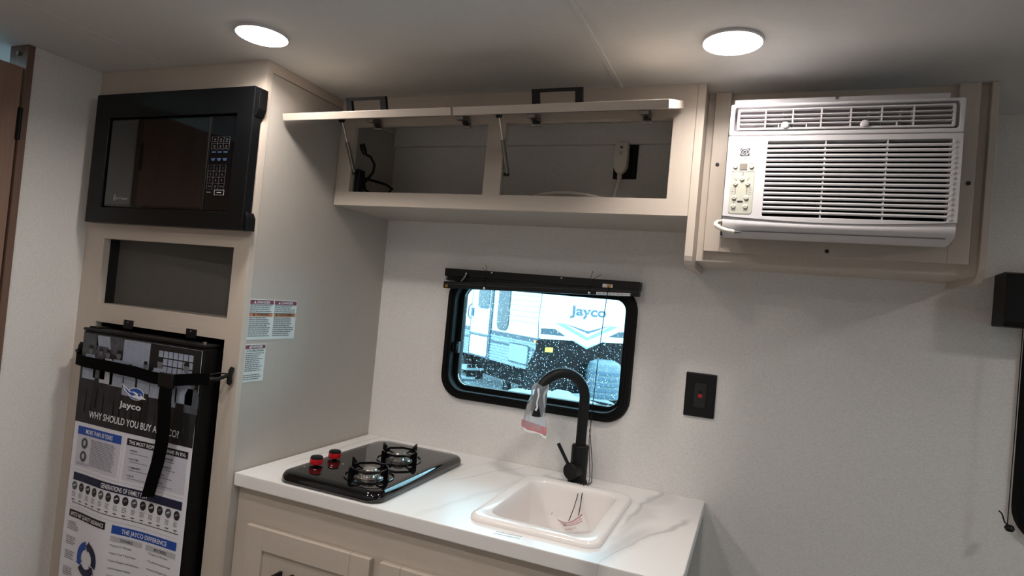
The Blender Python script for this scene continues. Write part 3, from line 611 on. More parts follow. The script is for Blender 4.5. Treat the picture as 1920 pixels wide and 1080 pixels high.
# inside the overhead cabinet
cb = thing('looped_cable', 'black cable with plug looped inside the left overhead compartment', 'cable', (0.06, -0.2, 1.667))
bx('plug_box', 'black_plastic', cb, 0.0515, 0.068, -0.279, -0.250, 1.668, 1.765, bevel=.003)
MB().tube([(0.054, -0.262, 1.845), (0.058, -0.258, 1.83), (0.064, -0.255, 1.815)], [.008, .009, .006], 8).build('plug', 'black_plastic', cb, smooth=True)
MB().tube([(0.060, -0.256, 1.818), (0.072, -0.238, 1.812), (0.080, -0.225, 1.79), (0.078, -0.228, 1.765), (0.070, -0.238, 1.745), (0.065, -0.25, 1.728), (0.066, -0.24, 1.708), (0.078, -0.215, 1.70), (0.10, -0.17, 1.712), (0.105, -0.155, 1.730), (0.092, -0.175, 1.741), (0.070, -0.235, 1.743), (0.062, -0.262, 1.742)], .0042, 8).build('cord', 'black_plastic', cb, smooth=True)
ou = thing('wall_outlet', 'black outlet plate inside the right overhead compartment', 'outlet', (0.81, 0, 1.80))
bx('plate', 'black_plastic', ou, 0.7745, 0.845, -0.006, -0.0004, 1.8025, 1.912, bevel=.002)
bx('receptacle', 'black_gloss', ou, 0.797, 0.830, -0.0075, -0.006, 1.822, 1.893, bevel=.001)
pg = thing('plug_adapter', 'white safety plug with ribbed neck and cord in the black outlet', 'plug', (0.80, -0.025, 1.667))
lo = []
for z, wx, dy in ((1.905, .016, .020), (1.900, .0205, .026), (1.86, .0215, .030), (1.835, .0205, .030), (1.822, .015, .026), (1.815, .009, .016)):
    lo.append([(0.800 + a, -.0225 + b, z) for a, b in rrect(-wx, wx, -dy / 2, dy / 2, .005, 3)])
MB().loft(lo).build('body', 'cream', pg, smooth=True)
nk = MB()
for i in range(4): nk.lathe([(.0075, 0), (.0075, .0028), (.005, .0034), (.005, .0042)], (0.7995, -.024, 1.800 + i * .0042), 'z', 10)
nk.build('ribbed_neck', 'cream', pg, smooth=True)
bx('test_button', 'ink_lt', pg, 0.797, 0.805, -.0385, -.036, 1.868, 1.878); bx('reset_button', 'ink_grey', pg, 0.797, 0.805, -.0385, -.036, 1.886, 1.893)
MB().tube([(0.7995, -.024, 1.802), (0.797, -.028, 1.78), (0.790, -.045, 1.73), (0.786, -.075, 1.69), (0.80, -.11, 1.675), (0.84, -.145, 1.680), (0.835, -.15, 1.698), (0.80, -.15, 1.713), (0.74, -.15, 1.726), (0.69, -.15, 1.731), (0.6457, -.15, 1.7305), (0.60, -.15, 1.724), (0.5655, -.152, 1.712), (0.553, -.155, 1.696), (0.55, -.16, 1.674)], .0042, 8).build('cord', 'cream', pg, smooth=True)

# ------------------------------------------------------------------ air conditioner surround
ac = thing('air_conditioner_surround', 'greige boxed surround framing the air conditioner under the ceiling', 'cabinet', (1.34, -0.12, 1.535))
MB().prism([(-0.3005, H - .0005), (-0.3005, 1.556), (-0.297, 1.545), (-0.288, 1.537), (-0.27, 1.5345), (-0.0005, 1.5345), (-0.0005, H - .0005)], 1.0345, 1.0535, 'x').build('end_panel', 'greige', ac, bevel=.001)
MB().prism([(-0.236, H - .0005), (-0.236, 1.585), (-0.232, 1.567), (-0.222, 1.552), (-0.205, 1.5415), (-0.18, 1.5385), (-0.0005, 1.5385), (-0.0005, H - .0005)], 1.631, 1.645, 'x').build('end_panel', 'greige', ac, bevel=.001)
MB().ring([(1.631, H - .0005), (1.054, H - .0005), (1.054, 1.553), (1.631, 1.553)], [(1.5745, 1.92), (1.1065, 1.92), (1.1065, 1.6165), (1.5745, 1.6165)], -0.217, -0.199, 'y').build('face_panel', 'greige', ac)
bx('bottom_panel', 'greige_h', ac, 1.054, 1.631, -0.199, -0.0005, 1.553, 1.567)
bx('trim_board', 'greige', ac, 1.0715, 1.1075, -0.2345, -0.217, 1.577, H - .0005, bevel=.001)
bx('trim_board', 'greige', ac, 1.5735, 1.6125, -0.2345, -0.217, 1.577, H - .0005, bevel=.001)
bx('trim_board', 'greige_h', ac, 1.1078, 1.5732, -0.2345, -0.217, 1.577, 1.617, bevel=.001)
for sx_, sz in ((1.0872, 1.7905), (1.342, 1.5905), (1.6012, 1.751)):
    MB().lathe([(.001, -.2348), (.0046, -.2348), (.0046, -.236), (.003, -.2366), (.001, -.2368)], (sx_, 0, sz), 'y', 14).build('screw_cap', 'ink', ac, smooth=True)

# ------------------------------------------------------------------ air conditioner
a = thing('air_conditioner', 'white window air conditioner with louvred grille mounted in the surround', 'air conditioner', (1.33, -0.25, 1.598))
YF_ = -0.402
AX0, AX1 = 1.1185, 1.5460
bx('body', 'lav', a, 1.127, 1.541, -0.33, -0.04, 1.618, 1.872)
bx('top_flange', 'white_plastic', a, 1.122, 1.533, -0.345, -0.333, 1.868, 1.9115, bevel=.002)
MB().lathe([(.001, -.3455), (.0035, -.3455), (.0035, -.3475), (.001, -.348)], (1.328, 0, 1.9085), 'y', 10).build('flange_screw', 'steel', a)
sh_o = rrect(AX0, AX1, 1.8135, 1.8815, .004, 3)
MB().ring(sh_o, rrect(1.1275, 1.5365, 1.8225, 1.8755, .005, 3), YF_, -0.332, 'y').build('louvre_housing', 'white_plastic', a, bevel=.0025)
bx('duct_back', 'lav', a, 1.125, 1.539, -0.3655, -0.358, 1.818, 1.880)
lf = MB().ring(rrect(1.1335, 1.5305, 1.8245, 1.8700, .003, 3), rrect(1.1385, 1.5255, 1.8290, 1.8665, .003, 3), -0.4035, -0.392, 'y').build('louvre_frame', 'white_plastic', a, bevel=.001)
for i in range(3): bx('louvre_slat', 'white_plastic', lf, 1.1385, 1.5255, -0.4035, -0.392, 1.8377 + i * .0094 - .0009, 1.8377 + i * .0094 + .0009)
for i, x in enumerate((1.190, 1.243, 1.297, 1.351, 1.406, 1.461)):
    bx('louvre_upright', 'white_plastic', lf, x - .0013, x + .0013, -0.4030, -0.372, 1.8290 if i not in (1, 4) else 1.8377, 1.8665)
for i, x in enumerate((1.2165, 1.270, 1.3785, 1.433)): bx('louvre_upright', 'white_plastic', lf, x - .001, x + .001, -0.4030, -0.386, 1.8290, 1.8368)
for x in (1.2235, 1.3835, 1.44):
    bx('deflector_vane', 'white_shade', lf, x, x + .0015, -0.39, -0.3660, 1.8300, 1.8650); bx('deflector_vane', 'white_shade', lf, x + .022, x + .0235, -0.39, -0.3660, 1.8300, 1.8650)
for x in (1.2295, 1.3770):
    MB().lathe([(.001, -.003), (.006, -.0015), (.0085, .004), (.007, .010), (.001, .012)], (x, -.405, 1.8335), 'y', 12).build('louvre_knob', 'white_plastic', lf, smooth=True)
fp_o = rrect(AX0, AX1, 1.6375, 1.8120, .002, 3); fp_i = rrect(1.1985, 1.5290, 1.6395, 1.8010, .003, 3)
MB().ring(fp_o, fp_i, YF_, -0.372, 'y').build('front_panel', 'white_plastic', a, bevel=.0015)
arc = [(AX0 + .003 + (AX1 - AX0 - .006) * i / 20, 1.6375 - .0085 * math.sin(math.pi * i / 20)) for i in range(21)]
MB().prism([(AX0 + .003, 1.6380)] + arc[1:-1] + [(AX1 - .003, 1.6380)], YF_ - .0005, -0.39, 'y').build('panel_lip', 'white_plastic', a, smooth=True)
bx('grille_void_sheet', 'dark_void', a, 1.19, 1.535, -0.378, -0.371, 1.632, 1.8085)  # near-black sheet painting the dark void behind the grille slats
NS = 16; z0, z1 = 1.6395, 1.8010; pt = (z1 - z0) / NS
for i in range(1, NS):
    zc_ = z0 + pt * i - .0006
    MB().prism([(YF_ - .0000, zc_ - .0031), (YF_ - .0010, zc_ - .0005), (YF_ - .0000, zc_ + .0025), (-.396, zc_ + .0022), (-.396, zc_ - .0024)], 1.1985, 1.5290, 'x').build('grille_slat', 'white_plastic', a)
for x in (1.3095, 1.4205): bx('grille_upright', 'white_plastic', a, x - .0012, x + .0012, YF_ + .001, -.384, z0, z1)
for i in range(NS):
    MB().lathe([(.0022, 0), (.0035, -.0008), (.0036, -.0014), (.0022, -.0016)], (1.5325, YF_ + .0002, z0 + pt * (i + .5)), 'y', 10).build('grille_end_boss', 'white_plastic', a, smooth=True)
ch = MB(); loops = []
for i in range(13):
    t = i / 12; x = AX0 + .0015 + (AX1 - AX0 - .003) * t; bgl = .005 * math.sin(math.pi * t) + .0005; dz = .0085 * math.sin(math.pi * t)
    edge = .012 * (abs(2 * t - 1) ** 8)
    loops.append([(x, -.395, 1.6375), (x, YF_ + .004, 1.6374 - dz * .9), (x, YF_ + .0015 - bgl * .3, 1.628 - dz * .6), (x, YF_ + .002 - bgl * .35, 1.618 - dz * .2), (x, YF_ + .007, 1.6085), (x, -.382 + edge, 1.6025), (x, -.345, 1.5985), (x, -.335, 1.5985), (x, -.335, 1.6375)])
ch.loft(loops).build('chin', 'white_plastic', a, smooth=True, angle=50)
bx('chin_seam', 'ink_grey', a, 1.16, 1.53, -.3955, -.39, 1.6065, 1.6075)
bx('under_gap_shade', 'dark_panel_shade', a, 1.1085, 1.5725, -.26, -.2005, 1.6172, 1.6205)  # near-black strip, shade of the gap under the unit put into colour
cp = MB().prism(rrect(1.1295, 1.1775, 1.6430, 1.7625, .006, 4), YF_ - .0008, YF_ + .003, 'y').build('control_panel', 'cp_beige', a, bevel=.0006)
bx('display', 'grey_disp', cp, 1.1460, 1.1615, YF_ - .0016, YF_ - .0008, 1.7385, 1.7520)
MB().box(1.1305, 1.1765, YF_ - .0012, YF_ - .0008, 1.7345, 1.7350).build('divider_line', 'ink_lt', cp)
for x, z in ((1.1375, 1.7455), (1.1700, 1.7455), (1.1530, 1.7185), (1.1405, 1.7085), (1.1650, 1.7085), (1.1400, 1.6780), (1.1645, 1.6780), (1.1400, 1.6590), (1.1640, 1.6590)):
    b_ = MB().lathe([(.0046, -.0008), (.0046, -.0022), (.0038, -.003), (.001, -.0031)], (x, YF_, z), 'y', 16).build('button', 'cp_button', cp, smooth=True)
    MB().lathe([(.0054, -.0007), (.0054, -.0011), (.0046, -.0012)], (x, YF_, z), 'y', 16).build('button_ring', 'ink_lt', b_, smooth=True)
    MB().box(x - .0012, x + .0012, YF_ - .0034, YF_ - .0031, z - .0004, z + .0006).build('button_mark', 'ink_grey', b_)
led = MB()
for z in (1.7320, 1.7272): led.lathe([(.0009, -.0008), (.0009, -.0014)], (1.1540, YF_, z), 'y', 8)
for i in range(4):
    led.lathe([(.0009, -.0008), (.0009, -.0014)], (1.1410, YF_, 1.7000 - i * .0045), 'y', 8); led.lathe([(.0009, -.0008), (.0009, -.0014)], (1.1640, YF_, 1.7000 - i * .0045), 'y', 8)
for x in (1.1410, 1.1645): led.lathe([(.0009, -.0008), (.0009, -.0014)], (x, YF_, 1.7155), 'y', 8)
led.lathe([(.0009, -.0008), (.0009, -.0014)], (1.1400, YF_, 1.6672), 'y', 8)
led.box(1.1465, 1.1580, YF_ - .0014, YF_ - .0008, 1.6680, 1.6710)
led.build('indicator_dots', 'ink', cp, kind='stuff')
lb = MB()
for x0, x1, z in ((1.133, 1.142, 1.7525), (1.165, 1.174, 1.7525), (1.134, 1.141, 1.7195), (1.163, 1.169, 1.7195), (1.134, 1.146, 1.6510), (1.160, 1.168, 1.6510)): lb.box(x0, x1, YF_ - .0012, YF_ - .0008, z, z + .0010)
for i in range(4):
    z = 1.6996 - i * .0045; lb.box(1.1325, 1.138, YF_ - .0012, YF_ - .0008, z, z + .0009); lb.box(1.1675, 1.173, YF_ - .0012, YF_ - .0008, z, z + .0009)
lb.build('printed_labels', 'ink_lt', cp, kind='stuff')
bd_ = bx('badge', 'ink', a, 1.1445, 1.1640, YF_ - .0008, YF_ + .001, 1.7695, 1.7850)
fac = lambda u, v: (u, YF_ - .0014, v)
MB().ring(ellipse(1.15425, 1.77725, .0092, .0072, 24), ellipse(1.15425, 1.77725, .0083, .0063, 24), YF_ - .0013, YF_ - .0008, 'y').build('badge_oval', 'white_print', bd_)
vs, fs = text2d('CL', 1.0, 1.0, .0)
MB().add([fac(1.1476 + aa * .0103 + bb * .003, 1.7738 + bb * .0100) for aa, bb in vs], fs).build('badge_lettering', 'white_print', bd_)
cd = thing('mains_cable', 'thick cream cord looping from under the air conditioner corner', 'cable', (1.12, -0.33, 1.60))
MB().tube([(1.1235, -0.300, 1.6430), (1.112, -0.305, 1.6400), (1.104, -0.320, 1.6360), (1.1025, -0.345, 1.6280), (1.106, -0.375, 1.6200), (1.113, -0.397, 1.6130), (1.122, -0.409, 1.6075), (1.134, -0.410, 1.6040), (1.144, -0.403, 1.6035)], .0048, 10).build('cord', 'cream', cd, smooth=True)
MB().tube([(1.1435, -0.4035, 1.6035), (1.158, -0.393, 1.6040)], [.004, .0015], 8).build('cord_outlet', 'ink_grey', cd, smooth=True)

# ------------------------------------------------------------------ base cabinet and worktop
XC = 1.1126; ZC = 0.91; YC = -0.583
bc = thing('base_cabinet', 'greige base cabinet with shaker doors under the worktop', 'cabinet', (0.55, -0.3, 0))
yb = -0.560
bx('face_top_rail', 'greige_h', bc, 0.0005, 1.08, yb, yb + .019, 0.745, 0.876)
bx('stile', 'greige', bc, 0.0005, 0.06, yb, yb + .019, 0.10, 0.745)
bx('stile', 'greige', bc, 0.41, 0.47, yb, yb + .019, 0.10, 0.745)
bx('stile', 'greige', bc, 1.03, 1.08, yb, yb + .019, 0.10, 0.745)
bx('bottom_rail', 'greige_h', bc, 0.0005, 1.08, yb, yb + .019, 0.04, 0.10)
bx('end_panel', 'greige_panel', bc, 1.065, 1.08, yb + .019, -0.0005, 0, 0.876)
bx('toe_kick', 'dark_panel_shade', bc, 0.0005, 1.065, yb + .06, yb + .075, 0, 0.10)
for x0, x1 in ((0.053, 0.4245), (0.4515, 0.80)):
    zb, zt, sw = 0.12, 0.7885, .055; y0 = yb - .0185; y1 = yb - .0005
    d_ = bx('door', 'greige', bc, x0 + sw - .002, x1 - sw + .002, y0 + .008, y1, zb + sw - .002, zt - sw + .002)
    bx('door_stile', 'greige', d_, x0, x0 + sw, y0, y1, zb, zt, bevel=.0015); bx('door_stile', 'greige', d_, x1 - sw, x1, y0, y1, zb, zt, bevel=.0015)
    bx('door_rail', 'greige_h', d_, x0 + sw + .0004, x1 - sw - .0004, y0, y1, zt - sw, zt, bevel=.0015); bx('door_rail', 'greige_h', d_, x0 + sw + .0004, x1 - sw - .0004, y0, y1, zb, zb + sw, bevel=.0015)
    if x0 < .2:
        hb = MB().box(0.166, 0.210, -0.6085, -0.5985, 0.686, 0.6960); hb.box(0.166, 0.174, -.600, y0 + .0078, .686, .696); hb.box(0.202, 0.210, -.600, y0 + .0078, .686, .696)
        hb.build('handle', 'black_matte', d_, bevel=.001)
SXa, SXb, SYa, SYb = 0.6330, 0.9375, -0.5255, -0.1190      # sink rim
CXa, CXb, CYa, CYb = 0.1270, 0.4275, -0.5880, -0.1140      # cooktop
hole = rrect(SXa + .02, SXb - .02, SYa + .02, SYb - .02, .03, 8)
ct = MB(); out = rrect(0.0006, XC, YC, -0.0006, [.004, .0005, .0025, .060], 8)
ct.ring(out, hole, 0.8775, ZC, 'z')
ct.build('worktop', 'counter', bevel=.003, label='white marble-look worktop with grey veins and rounded front corner', cat='worktop')
r_ = random.Random(9); tl = MB()
for j, (ya, n) in enumerate(((-0.5515, 16), (-0.5640, 18))):
    x = 0.7180
    while x < 0.776: w_ = r_.uniform(.002, .006); tl.box(x, x + w_, ya + .1 * (x - .718), ya + .1 * (x - .718) + .004, ZC + .0001, ZC + .0004); x += w_ + .0013
tl.build('counter_print', 'ink_lt', label='two faint lines of tiny print on the worktop before the sink', cat='print')

# sink
sk = thing('sink', 'white rectangular drop-in sink with rounded rim', 'sink', ((SXa + SXb) / 2, (SYa + SYb) / 2, 0.76))
def rr3(d_, r, z): return [(x, y, z) for x, y in rrect(SXa + d_, SXb - d_, SYa + d_, SYb - d_, r, 8)]
MB().loft([rr3(.0195, .03, .909), rr3(.0, .034, ZC + .0003), rr3(-.0005, .034, ZC + .005), rr3(.002, .034, ZC + .0105), rr3(.006, .034, ZC + .0128), rr3(.012, .036, ZC + .0134), rr3(.030, .045, ZC + .0128), rr3(.0335, .048, ZC + .0112), rr3(.0355, .05, ZC + .007), rr3(.037, .05, ZC - .004), rr3(.043, .05, .84), rr3(.050, .05, .795), rr3(.062, .05, .778), rr3(.085, .04, .771), rr3(.13, .02, .769)], cap=False).add(rr3(.13, .02, .769), [tuple(range(36))]).build('basin', 'white_gloss', sk, smooth=True, angle=60)
MB().lathe([(.03, .7695), (.03, .772), (.022, .771), (.020, .7702)], (0.785, -0.32, 0), 'z', 20).build('drain', 'chrome', sk, smooth=True)
rd = random.Random(4); dp = MB()
for i in range(26):
    x = 0.7 + rd.uniform(0, .05); z = .835 + rd.uniform(0, .02); dp.lathe([(.0011, 0), (.0008, -.0006), (.0002, -.0008)], (x, SYb - .0445, z), 'y', 6)
dp.build('water_drops', 'drop', sk, kind='stuff', smooth=True)

# faucet
fa = thing('faucet', 'matte black gooseneck faucet with side lever behind the sink', 'faucet', (0.7670, -0.0740, ZC))
fx, fy = 0.7670, -0.0740
MB().lathe([(.001, ZC + .0003), (.0285, ZC + .0003), (.0285, ZC + .006), (.0265, ZC + .009), (.0262, ZC + .010)], (fx, fy, 0), 'z', 28).build('base_flange', 'black_matte', fa, smooth=True)
MB().lathe([(.0245, ZC + .008), (.0245, 1.0160), (.0225, 1.0185), (.001, 1.0188)], (fx, fy, 0), 'z', 28).build('body', 'black_matte', fa, smooth=True)
ex, ey = 0.660, -0.170; dv = Vector((ex - fx, ey - fy, 0)); R_ = dv.length / 2; dn = dv.normalized(); zt = 1.1500
pth = [(fx, fy, 1.015), (fx, fy, 1.06), (fx, fy, 1.11)]
for i in range(17):
    t = math.pi * i / 16; p = Vector((fx, fy, zt)) + dn * (R_ - R_ * math.cos(t)) + Vector((0, 0, R_ * math.sin(t))); pth.append(tuple(p))
pth.append((ex, ey, 1.142))
MB().tube(pth, .0150, 16).build('gooseneck', 'black_matte', fa, smooth=True)
MB().tube([(ex, ey, 1.148), (ex, ey, 1.14), (ex, ey, 1.105), (ex, ey, 1.098)], [.0150, .0165, .0165, .0155], 16).build('spray_head', 'black_matte', fa, smooth=True)
kz = 0.9480; kd = Vector((-0.35, -0.94, 0)).normalized()
kp = Vector((fx, fy, kz)); MB().tube([tuple(kp + kd * .015), tuple(kp + kd * .041), tuple(kp + kd * .0435)], [.0235, .0235, .0215], 24).build('lever_hub', 'black_matte', fa, smooth=True)
lv = kp + kd * .030
MB().tube([tuple(lv + Vector((-.010, -.004, .014))), (0.7200, -0.113, 1.0080), (0.7120, -0.113, 1.0205)], [.0048, .0052, .0052], 10).build('lever', 'black_matte', fa, smooth=True)

# plastic bag over the spray head
bgx = thing('plastic_bag', 'small clear plastic bag with red print tied over the faucet spout', 'bag', (0.66, -0.17, 1.047))
loops = []
for z, wx, wy, ox in ((1.188, .020, .020, .004), (1.176, .024, .022, .002), (1.160, .022, .020, 0), (1.13, .026, .018, -.003), (1.10, .030, .012, -.005), (1.075, .034, .006, -.006), (1.050, .038, .0022, -.006)):
    l = []
    for k in range(20):
        t = 2 * math.pi * k / 20; cr = 1 + .10 * math.sin(5 * t + z * 60)
        l.append((ex + ox + wx * cr * math.cos(t), ey + wy * cr * math.sin(t) - .1 * (0), z + .004 * math.sin(3 * t + 1) * (z > 1.15) + (0.0075 * -math.cos(t) if z < 1.06 else 0)))
    loops.append(l)
MB().loft(loops, cap=False).build('film', 'bag', bgx, smooth=True)
bz = MB().loft([[(ex - .006 + .0385 * math.cos(t) * .98, ey + (.0024 + .0012) * math.sin(t) - .0004, z - .006 * math.cos(t)) for t in [2 * math.pi * k / 20 for k in range(20)]] for z in (1.056, 1.066, 1.076)], cap=False)
bz.build('red_print_band', 'bag_red', bgx, smooth=True)
MB().loft([[(ex - .006 + .0390 * math.cos(t), ey + .0036 * math.sin(t), z - .007 * math.cos(t) + .003 * math.sin(4 * t)) for t in [2 * math.pi * k / 20 for k in range(20)]] for z in (1.050, 1.056)], cap=False).build('white_print_band', 'bag_white', bgx, smooth=True)
MB().tube([(ex + .004, ey - .0225, 1.178), (ex + .008, ey - .0245, 1.16), (ex + .004, ey - .0230, 1.14), (ex + .006, ey - .0220, 1.125), (ex + .002, ey - .0215, 1.117)], [.003, .0022, .0018, .0025, .003], 6).build('twist_tie', 'bag_white', bgx, smooth=True)

# cooktop
ck = thing('cooktop', 'black two-burner gas cooktop set into the worktop', 'cooktop', ((CXa + CXb) / 2, (CYa + CYb) / 2, ZC))
def ck3(d_, z, r=.035): return [(x, y, z) for x, y in rrect(CXa + d_, CXb - d_, CYa + d_, CYb - d_, r, 8)]
CXa2 = CYa
CYa = -0.5755
MB().loft([ck3(.012, ZC + .0003), ck3(.004, ZC + .0003), ck3(.0, ZC + .005), ck3(.001, ZC + .016), ck3(.005, ZC + .0235), ck3(.011, ZC + .026), ck3(.030, ZC + .026, .03)]).build('top_plate', 'black_gloss', ck, smooth=True, angle=60)
ZT = ZC + .026
for kx, ky in ((0.1690, -0.4770), (0.1680, -0.4010)):
    k_ = MB().lathe([(.012, ZT + .005), (.0168, ZT + .005), (.0176, ZT + .008), (.0168, ZT + .0185)], (kx, ky, 0), 'z', 24).build('knob', 'red', ck, smooth=True)
    MB().lathe([(.0164, ZT + .0175), (.0157, ZT + .023), (.0135, ZT + .0245), (.001, ZT + .0248)], (kx, ky, 0), 'z', 24).build('knob_cap', 'black_plastic', k_, smooth=True)
    MB().lathe([(.006, ZT + .0002), (.006, ZT + .007)], (kx, ky, 0), 'z', 12).build('knob_stem', 'black_plastic', k_, smooth=True)
for gi, (gx, gy) in enumerate(((0.3300, -0.4700), (0.3030, -0.2880))):
    bu = MB().lathe([(.038, ZT + .0002), (.038, ZT + .003), (.034, ZT + .0055), (.031, ZT + .006), (.030, ZT + .011), (.001, ZT + .0112)], (gx, gy, 0), 'z', 28).build('burner', 'chrome', ck, smooth=True, angle=25)
    MB().lathe([(.0185, ZT + .011), (.0185, ZT + .019), (.0165, ZT + .0212), (.001, ZT + .0214)], (gx, gy, 0), 'z', 24).build('burner_cap', 'steel' if gi else 'chrome', bu, smooth=True, angle=25)
    nt_ = MB()
    for i in range(24):
        t = 2 * math.pi * i / 24; c_, s_ = math.cos(t), math.sin(t); nt_.tube([(gx + .0304 * c_, gy + .0304 * s_, ZT + .0066), (gx + .0300 * c_, gy + .0300 * s_, ZT + .0105)], .0011, 4)
    nt_.build('flame_ports', 'ink', bu)
    gr = MB(); oc8 = [(gx + .050 * math.cos(math.radians(22.5 + 45 * i)), gy + .050 * math.sin(math.radians(22.5 + 45 * i))) for i in range(8)]; ic8 = [(gx + .047 * math.cos(math.radians(22.5 + 45 * i)), gy + .047 * math.sin(math.radians(22.5 + 45 * i))) for i in range(8)]
    gr.ring(oc8, ic8, ZT + .019, ZT + .025, 'z')
    g_ = gr.build('grate', 'black_gloss', ck)
    for i in range(4):
        t = math.radians(76 + 90 * i); c_, s_ = math.cos(t), math.sin(t); n_ = Vector((-s_, c_, 0)) * .0012
        pr = [(.026, ZT + .016), (.040, ZT + .019), (.064, ZT + .035), (.068, ZT + .035), (.068, ZT + .0003), (.058, ZT + .0003), (.050, ZT + .011), (.040, ZT + .014), (.026, ZT + .013)]
        m = MB().loft([[tuple(Vector((gx + r_ * c_, gy + r_ * s_, z)) + n_ * sg) for r_, z in pr] for sg in (-1, 1)]); m.build('grate_arm', 'black_gloss', g_)
    wr = MB().tube([(gx + .062 * math.cos(math.radians(t)), gy + .062 * math.sin(math.radians(t)), ZT + .0016) for t in range(0, 361, 15)], .0014, 6, cap=False); wr.build('grate_ring', 'black_gloss', g_, smooth=True)
pm = MB()
for x, y in ((0.152, -0.507), (0.190, -0.512), (0.207, -0.47), (0.212, -0.425), (0.1975, -0.455)): pm.box(x, x + .005, y, y + .004, ZT + .0001, ZT + .0003)
pm.build('printed_marks', 'ink_lt', ck)
MB().box(0.1520, 0.1545, -0.255, -0.205, ZT + .0001, ZT + .0003).build('maker_print', 'ink_grey', ck)

# cord and tag in the sink
tg = thing('blind_tag', 'crumpled white paper tag with red print hanging in the sink', 'tag', (0.80, -0.18, 0.83))
g = []; nx, nz = 8, 6
def on_tag0(u, v, o=0.0):
    x = (0.7716 + .0654 * u) * (1 - v) + (0.749 + .068 * u) * v; z = (0.8075 + .0145 * u) * (1 - v) + (.837 + .030 * u - .030 * math.sin(math.pi * u) * .5) * v
    return (x, -0.1795 - .006 * v - .006 * math.sin(3.1 * u + .3) - o, z)
for j in range(nz + 1):
    for i in range(nx + 1): g.append(on_tag0(i / nx, j / nz))
fs = [(j * (nx + 1) + i, j * (nx + 1) + i + 1, (j + 1) * (nx + 1) + i + 1, (j + 1) * (nx + 1) + i) for j in range(nz) for i in range(nx)]
n_ = len(g); g2 = [(x, y + .0006, z) for x, y, z in g]
MB().add(g + g2, fs + [tuple(n_ + q for q in reversed(f)) for f in fs]).build('paper', 'bag_white', tg, smooth=True)
def on_tag(u, v): return on_tag0(u, v, .0006)
m = MB()
for v0, v1, w0, w1, u0, u1 in ((.97, .90, .0, .0, .02, .98), (.80, .76, .0, 0, .12, .92), (.66, .62, 0, 0, .2, .9), (.36, .33, 0, 0, .25, .6), (.72, .50, 0, 0, .15, .26), (.2, .14, 0, 0, .1, .4)):
    for i in range(12):
        ua, ub = u0 + (u1 - u0) * i / 12, u0 + (u1 - u0) * (i + 1) / 12
        m.add([on_tag(ua, v0), on_tag(ub, v0), on_tag(ub, v1), on_tag(ua, v1)], [(0, 1, 2, 3)])
m.build('red_print', 'bag_red', tg)
MB().tube([(0.797, -0.061, 0.9125), (0.7945, -0.095, 0.9130), (0.7935, -0.112, 0.9200), (0.7935, -0.124, 0.9265), (0.794, -0.150, 0.917), (0.789, -0.172, 0.87), (0.782, -0.188, 0.838)], .0011, 6).build('cord', 'black_matte', tg, smooth=True)
MB().tube([(0.803, -0.051, 0.9125), (0.801, -0.095, 0.9130), (0.800, -0.112, 0.9200), (0.800, -0.124, 0.9265), (0.803, -0.150, 0.918), (0.806, -0.170, 0.88), (0.807, -0.186, 0.858)], .0013, 6).build('cord', 'black_matte', tg, smooth=True)

# ------------------------------------------------------------------ outlet on the wall
og = thing('wall_outlet', 'black wall outlet with a small red button right of the window', 'outlet', (1.076, 0, 1.136))
bx('plate', 'black_plastic', og, 1.0350, 1.1175, -0.0065, -0.0004, 1.1365, 1.2585, bevel=.003)
rc = bx('receptacle', 'black_gloss', og, 1.0595, 1.0930, -0.0085, -0.006, 1.163, 1.232, bevel=.001)
bx('reset_button', 'red_dark', rc, 1.0715, 1.0825, -0.0098, -0.0085, 1.1915, 1.2005, bevel=.0005)
bx('test_button', 'black_matte', rc, 1.0715, 1.0825, -0.0098, -0.0085, 1.2025, 1.2105, bevel=.0005)
for z in (1.219, 1.177):
    for x in (1.0705, 1.0805): bx('slot', 'dark_panel_shade', rc, x, x + .0018, -0.0089, -0.0085, z, z + .007)
for z in (1.2475, 1.1475): MB().lathe([(.001, -.0066), (.003, -.0066), (.0028, -.0078), (.001, -.0079)], (1.0762, 0, z), 'y', 10).build('screw', 'black_matte', og)

# ------------------------------------------------------------------ window blind, raised
bd = thing('window_blind', 'black mini blind pulled up in a crooked stack over the window', 'blind', (0.574, -0.03, 1.43))
bx('head_rail', 'black_plastic', bd, 0.2585, 0.8895, -0.040, -0.0005, 1.4735, 1.4985, bevel=.0015)
for i in range(9):
    t = (i + 1) / 10; zl = 1.4735 - t * .016; zr = 1.4740 - t * .0005
    MB().prism([(0.264, zl), (0.884, zr), (0.884, zr + .0008), (0.264, zl + .0008)], -0.042, -0.016, 'y').build('slat', 'black_plastic', bd)
def tilt(x): return 1.4330 + (x - .26) * (1.4565 - 1.4330) / .63
MB().prism([(0.2595, tilt(.2595)), (0.8895, tilt(.8895)), (0.8895, tilt(.8895) + .0225), (0.2595, tilt(.2595) + .0225)], -0.044, -0.016, 'y').build('bottom_rail', 'black_plastic', bd, bevel=.0015)
MB().prism([(0.2595, tilt(.2595) + .013), (0.8895, tilt(.8895) + .013), (0.8895, tilt(.8895) + .0140), (0.2595, tilt(.2595) + .0140)], -0.0446, -0.0438, 'y').build('rail_groove', 'key_dim', bd)
MB().lathe([(.0035, -.0455), (.0052, -.0455), (.0052, -.0435), (.0035, -.0435)], (0.2715, 0, 1.4405), 'y', 14).build('end_button', 'brass', bd)
for x in (0.405, 0.745):
    MB().lathe([(.001, -.0468), (.0042, -.0455), (.0042, -.0435), (.001, -.0435)], (x, 0, tilt(x) + .004), 'y', 10).build('cord_button', 'chrome', bd, smooth=True)
for x in (0.425, 0.655): MB().lathe([(.001, -.043), (.003, -.042), (.003, -.040), (.001, -.040)], (x, 0, 1.4935), 'y', 10).build('rail_screw', 'chrome', bd, smooth=True)
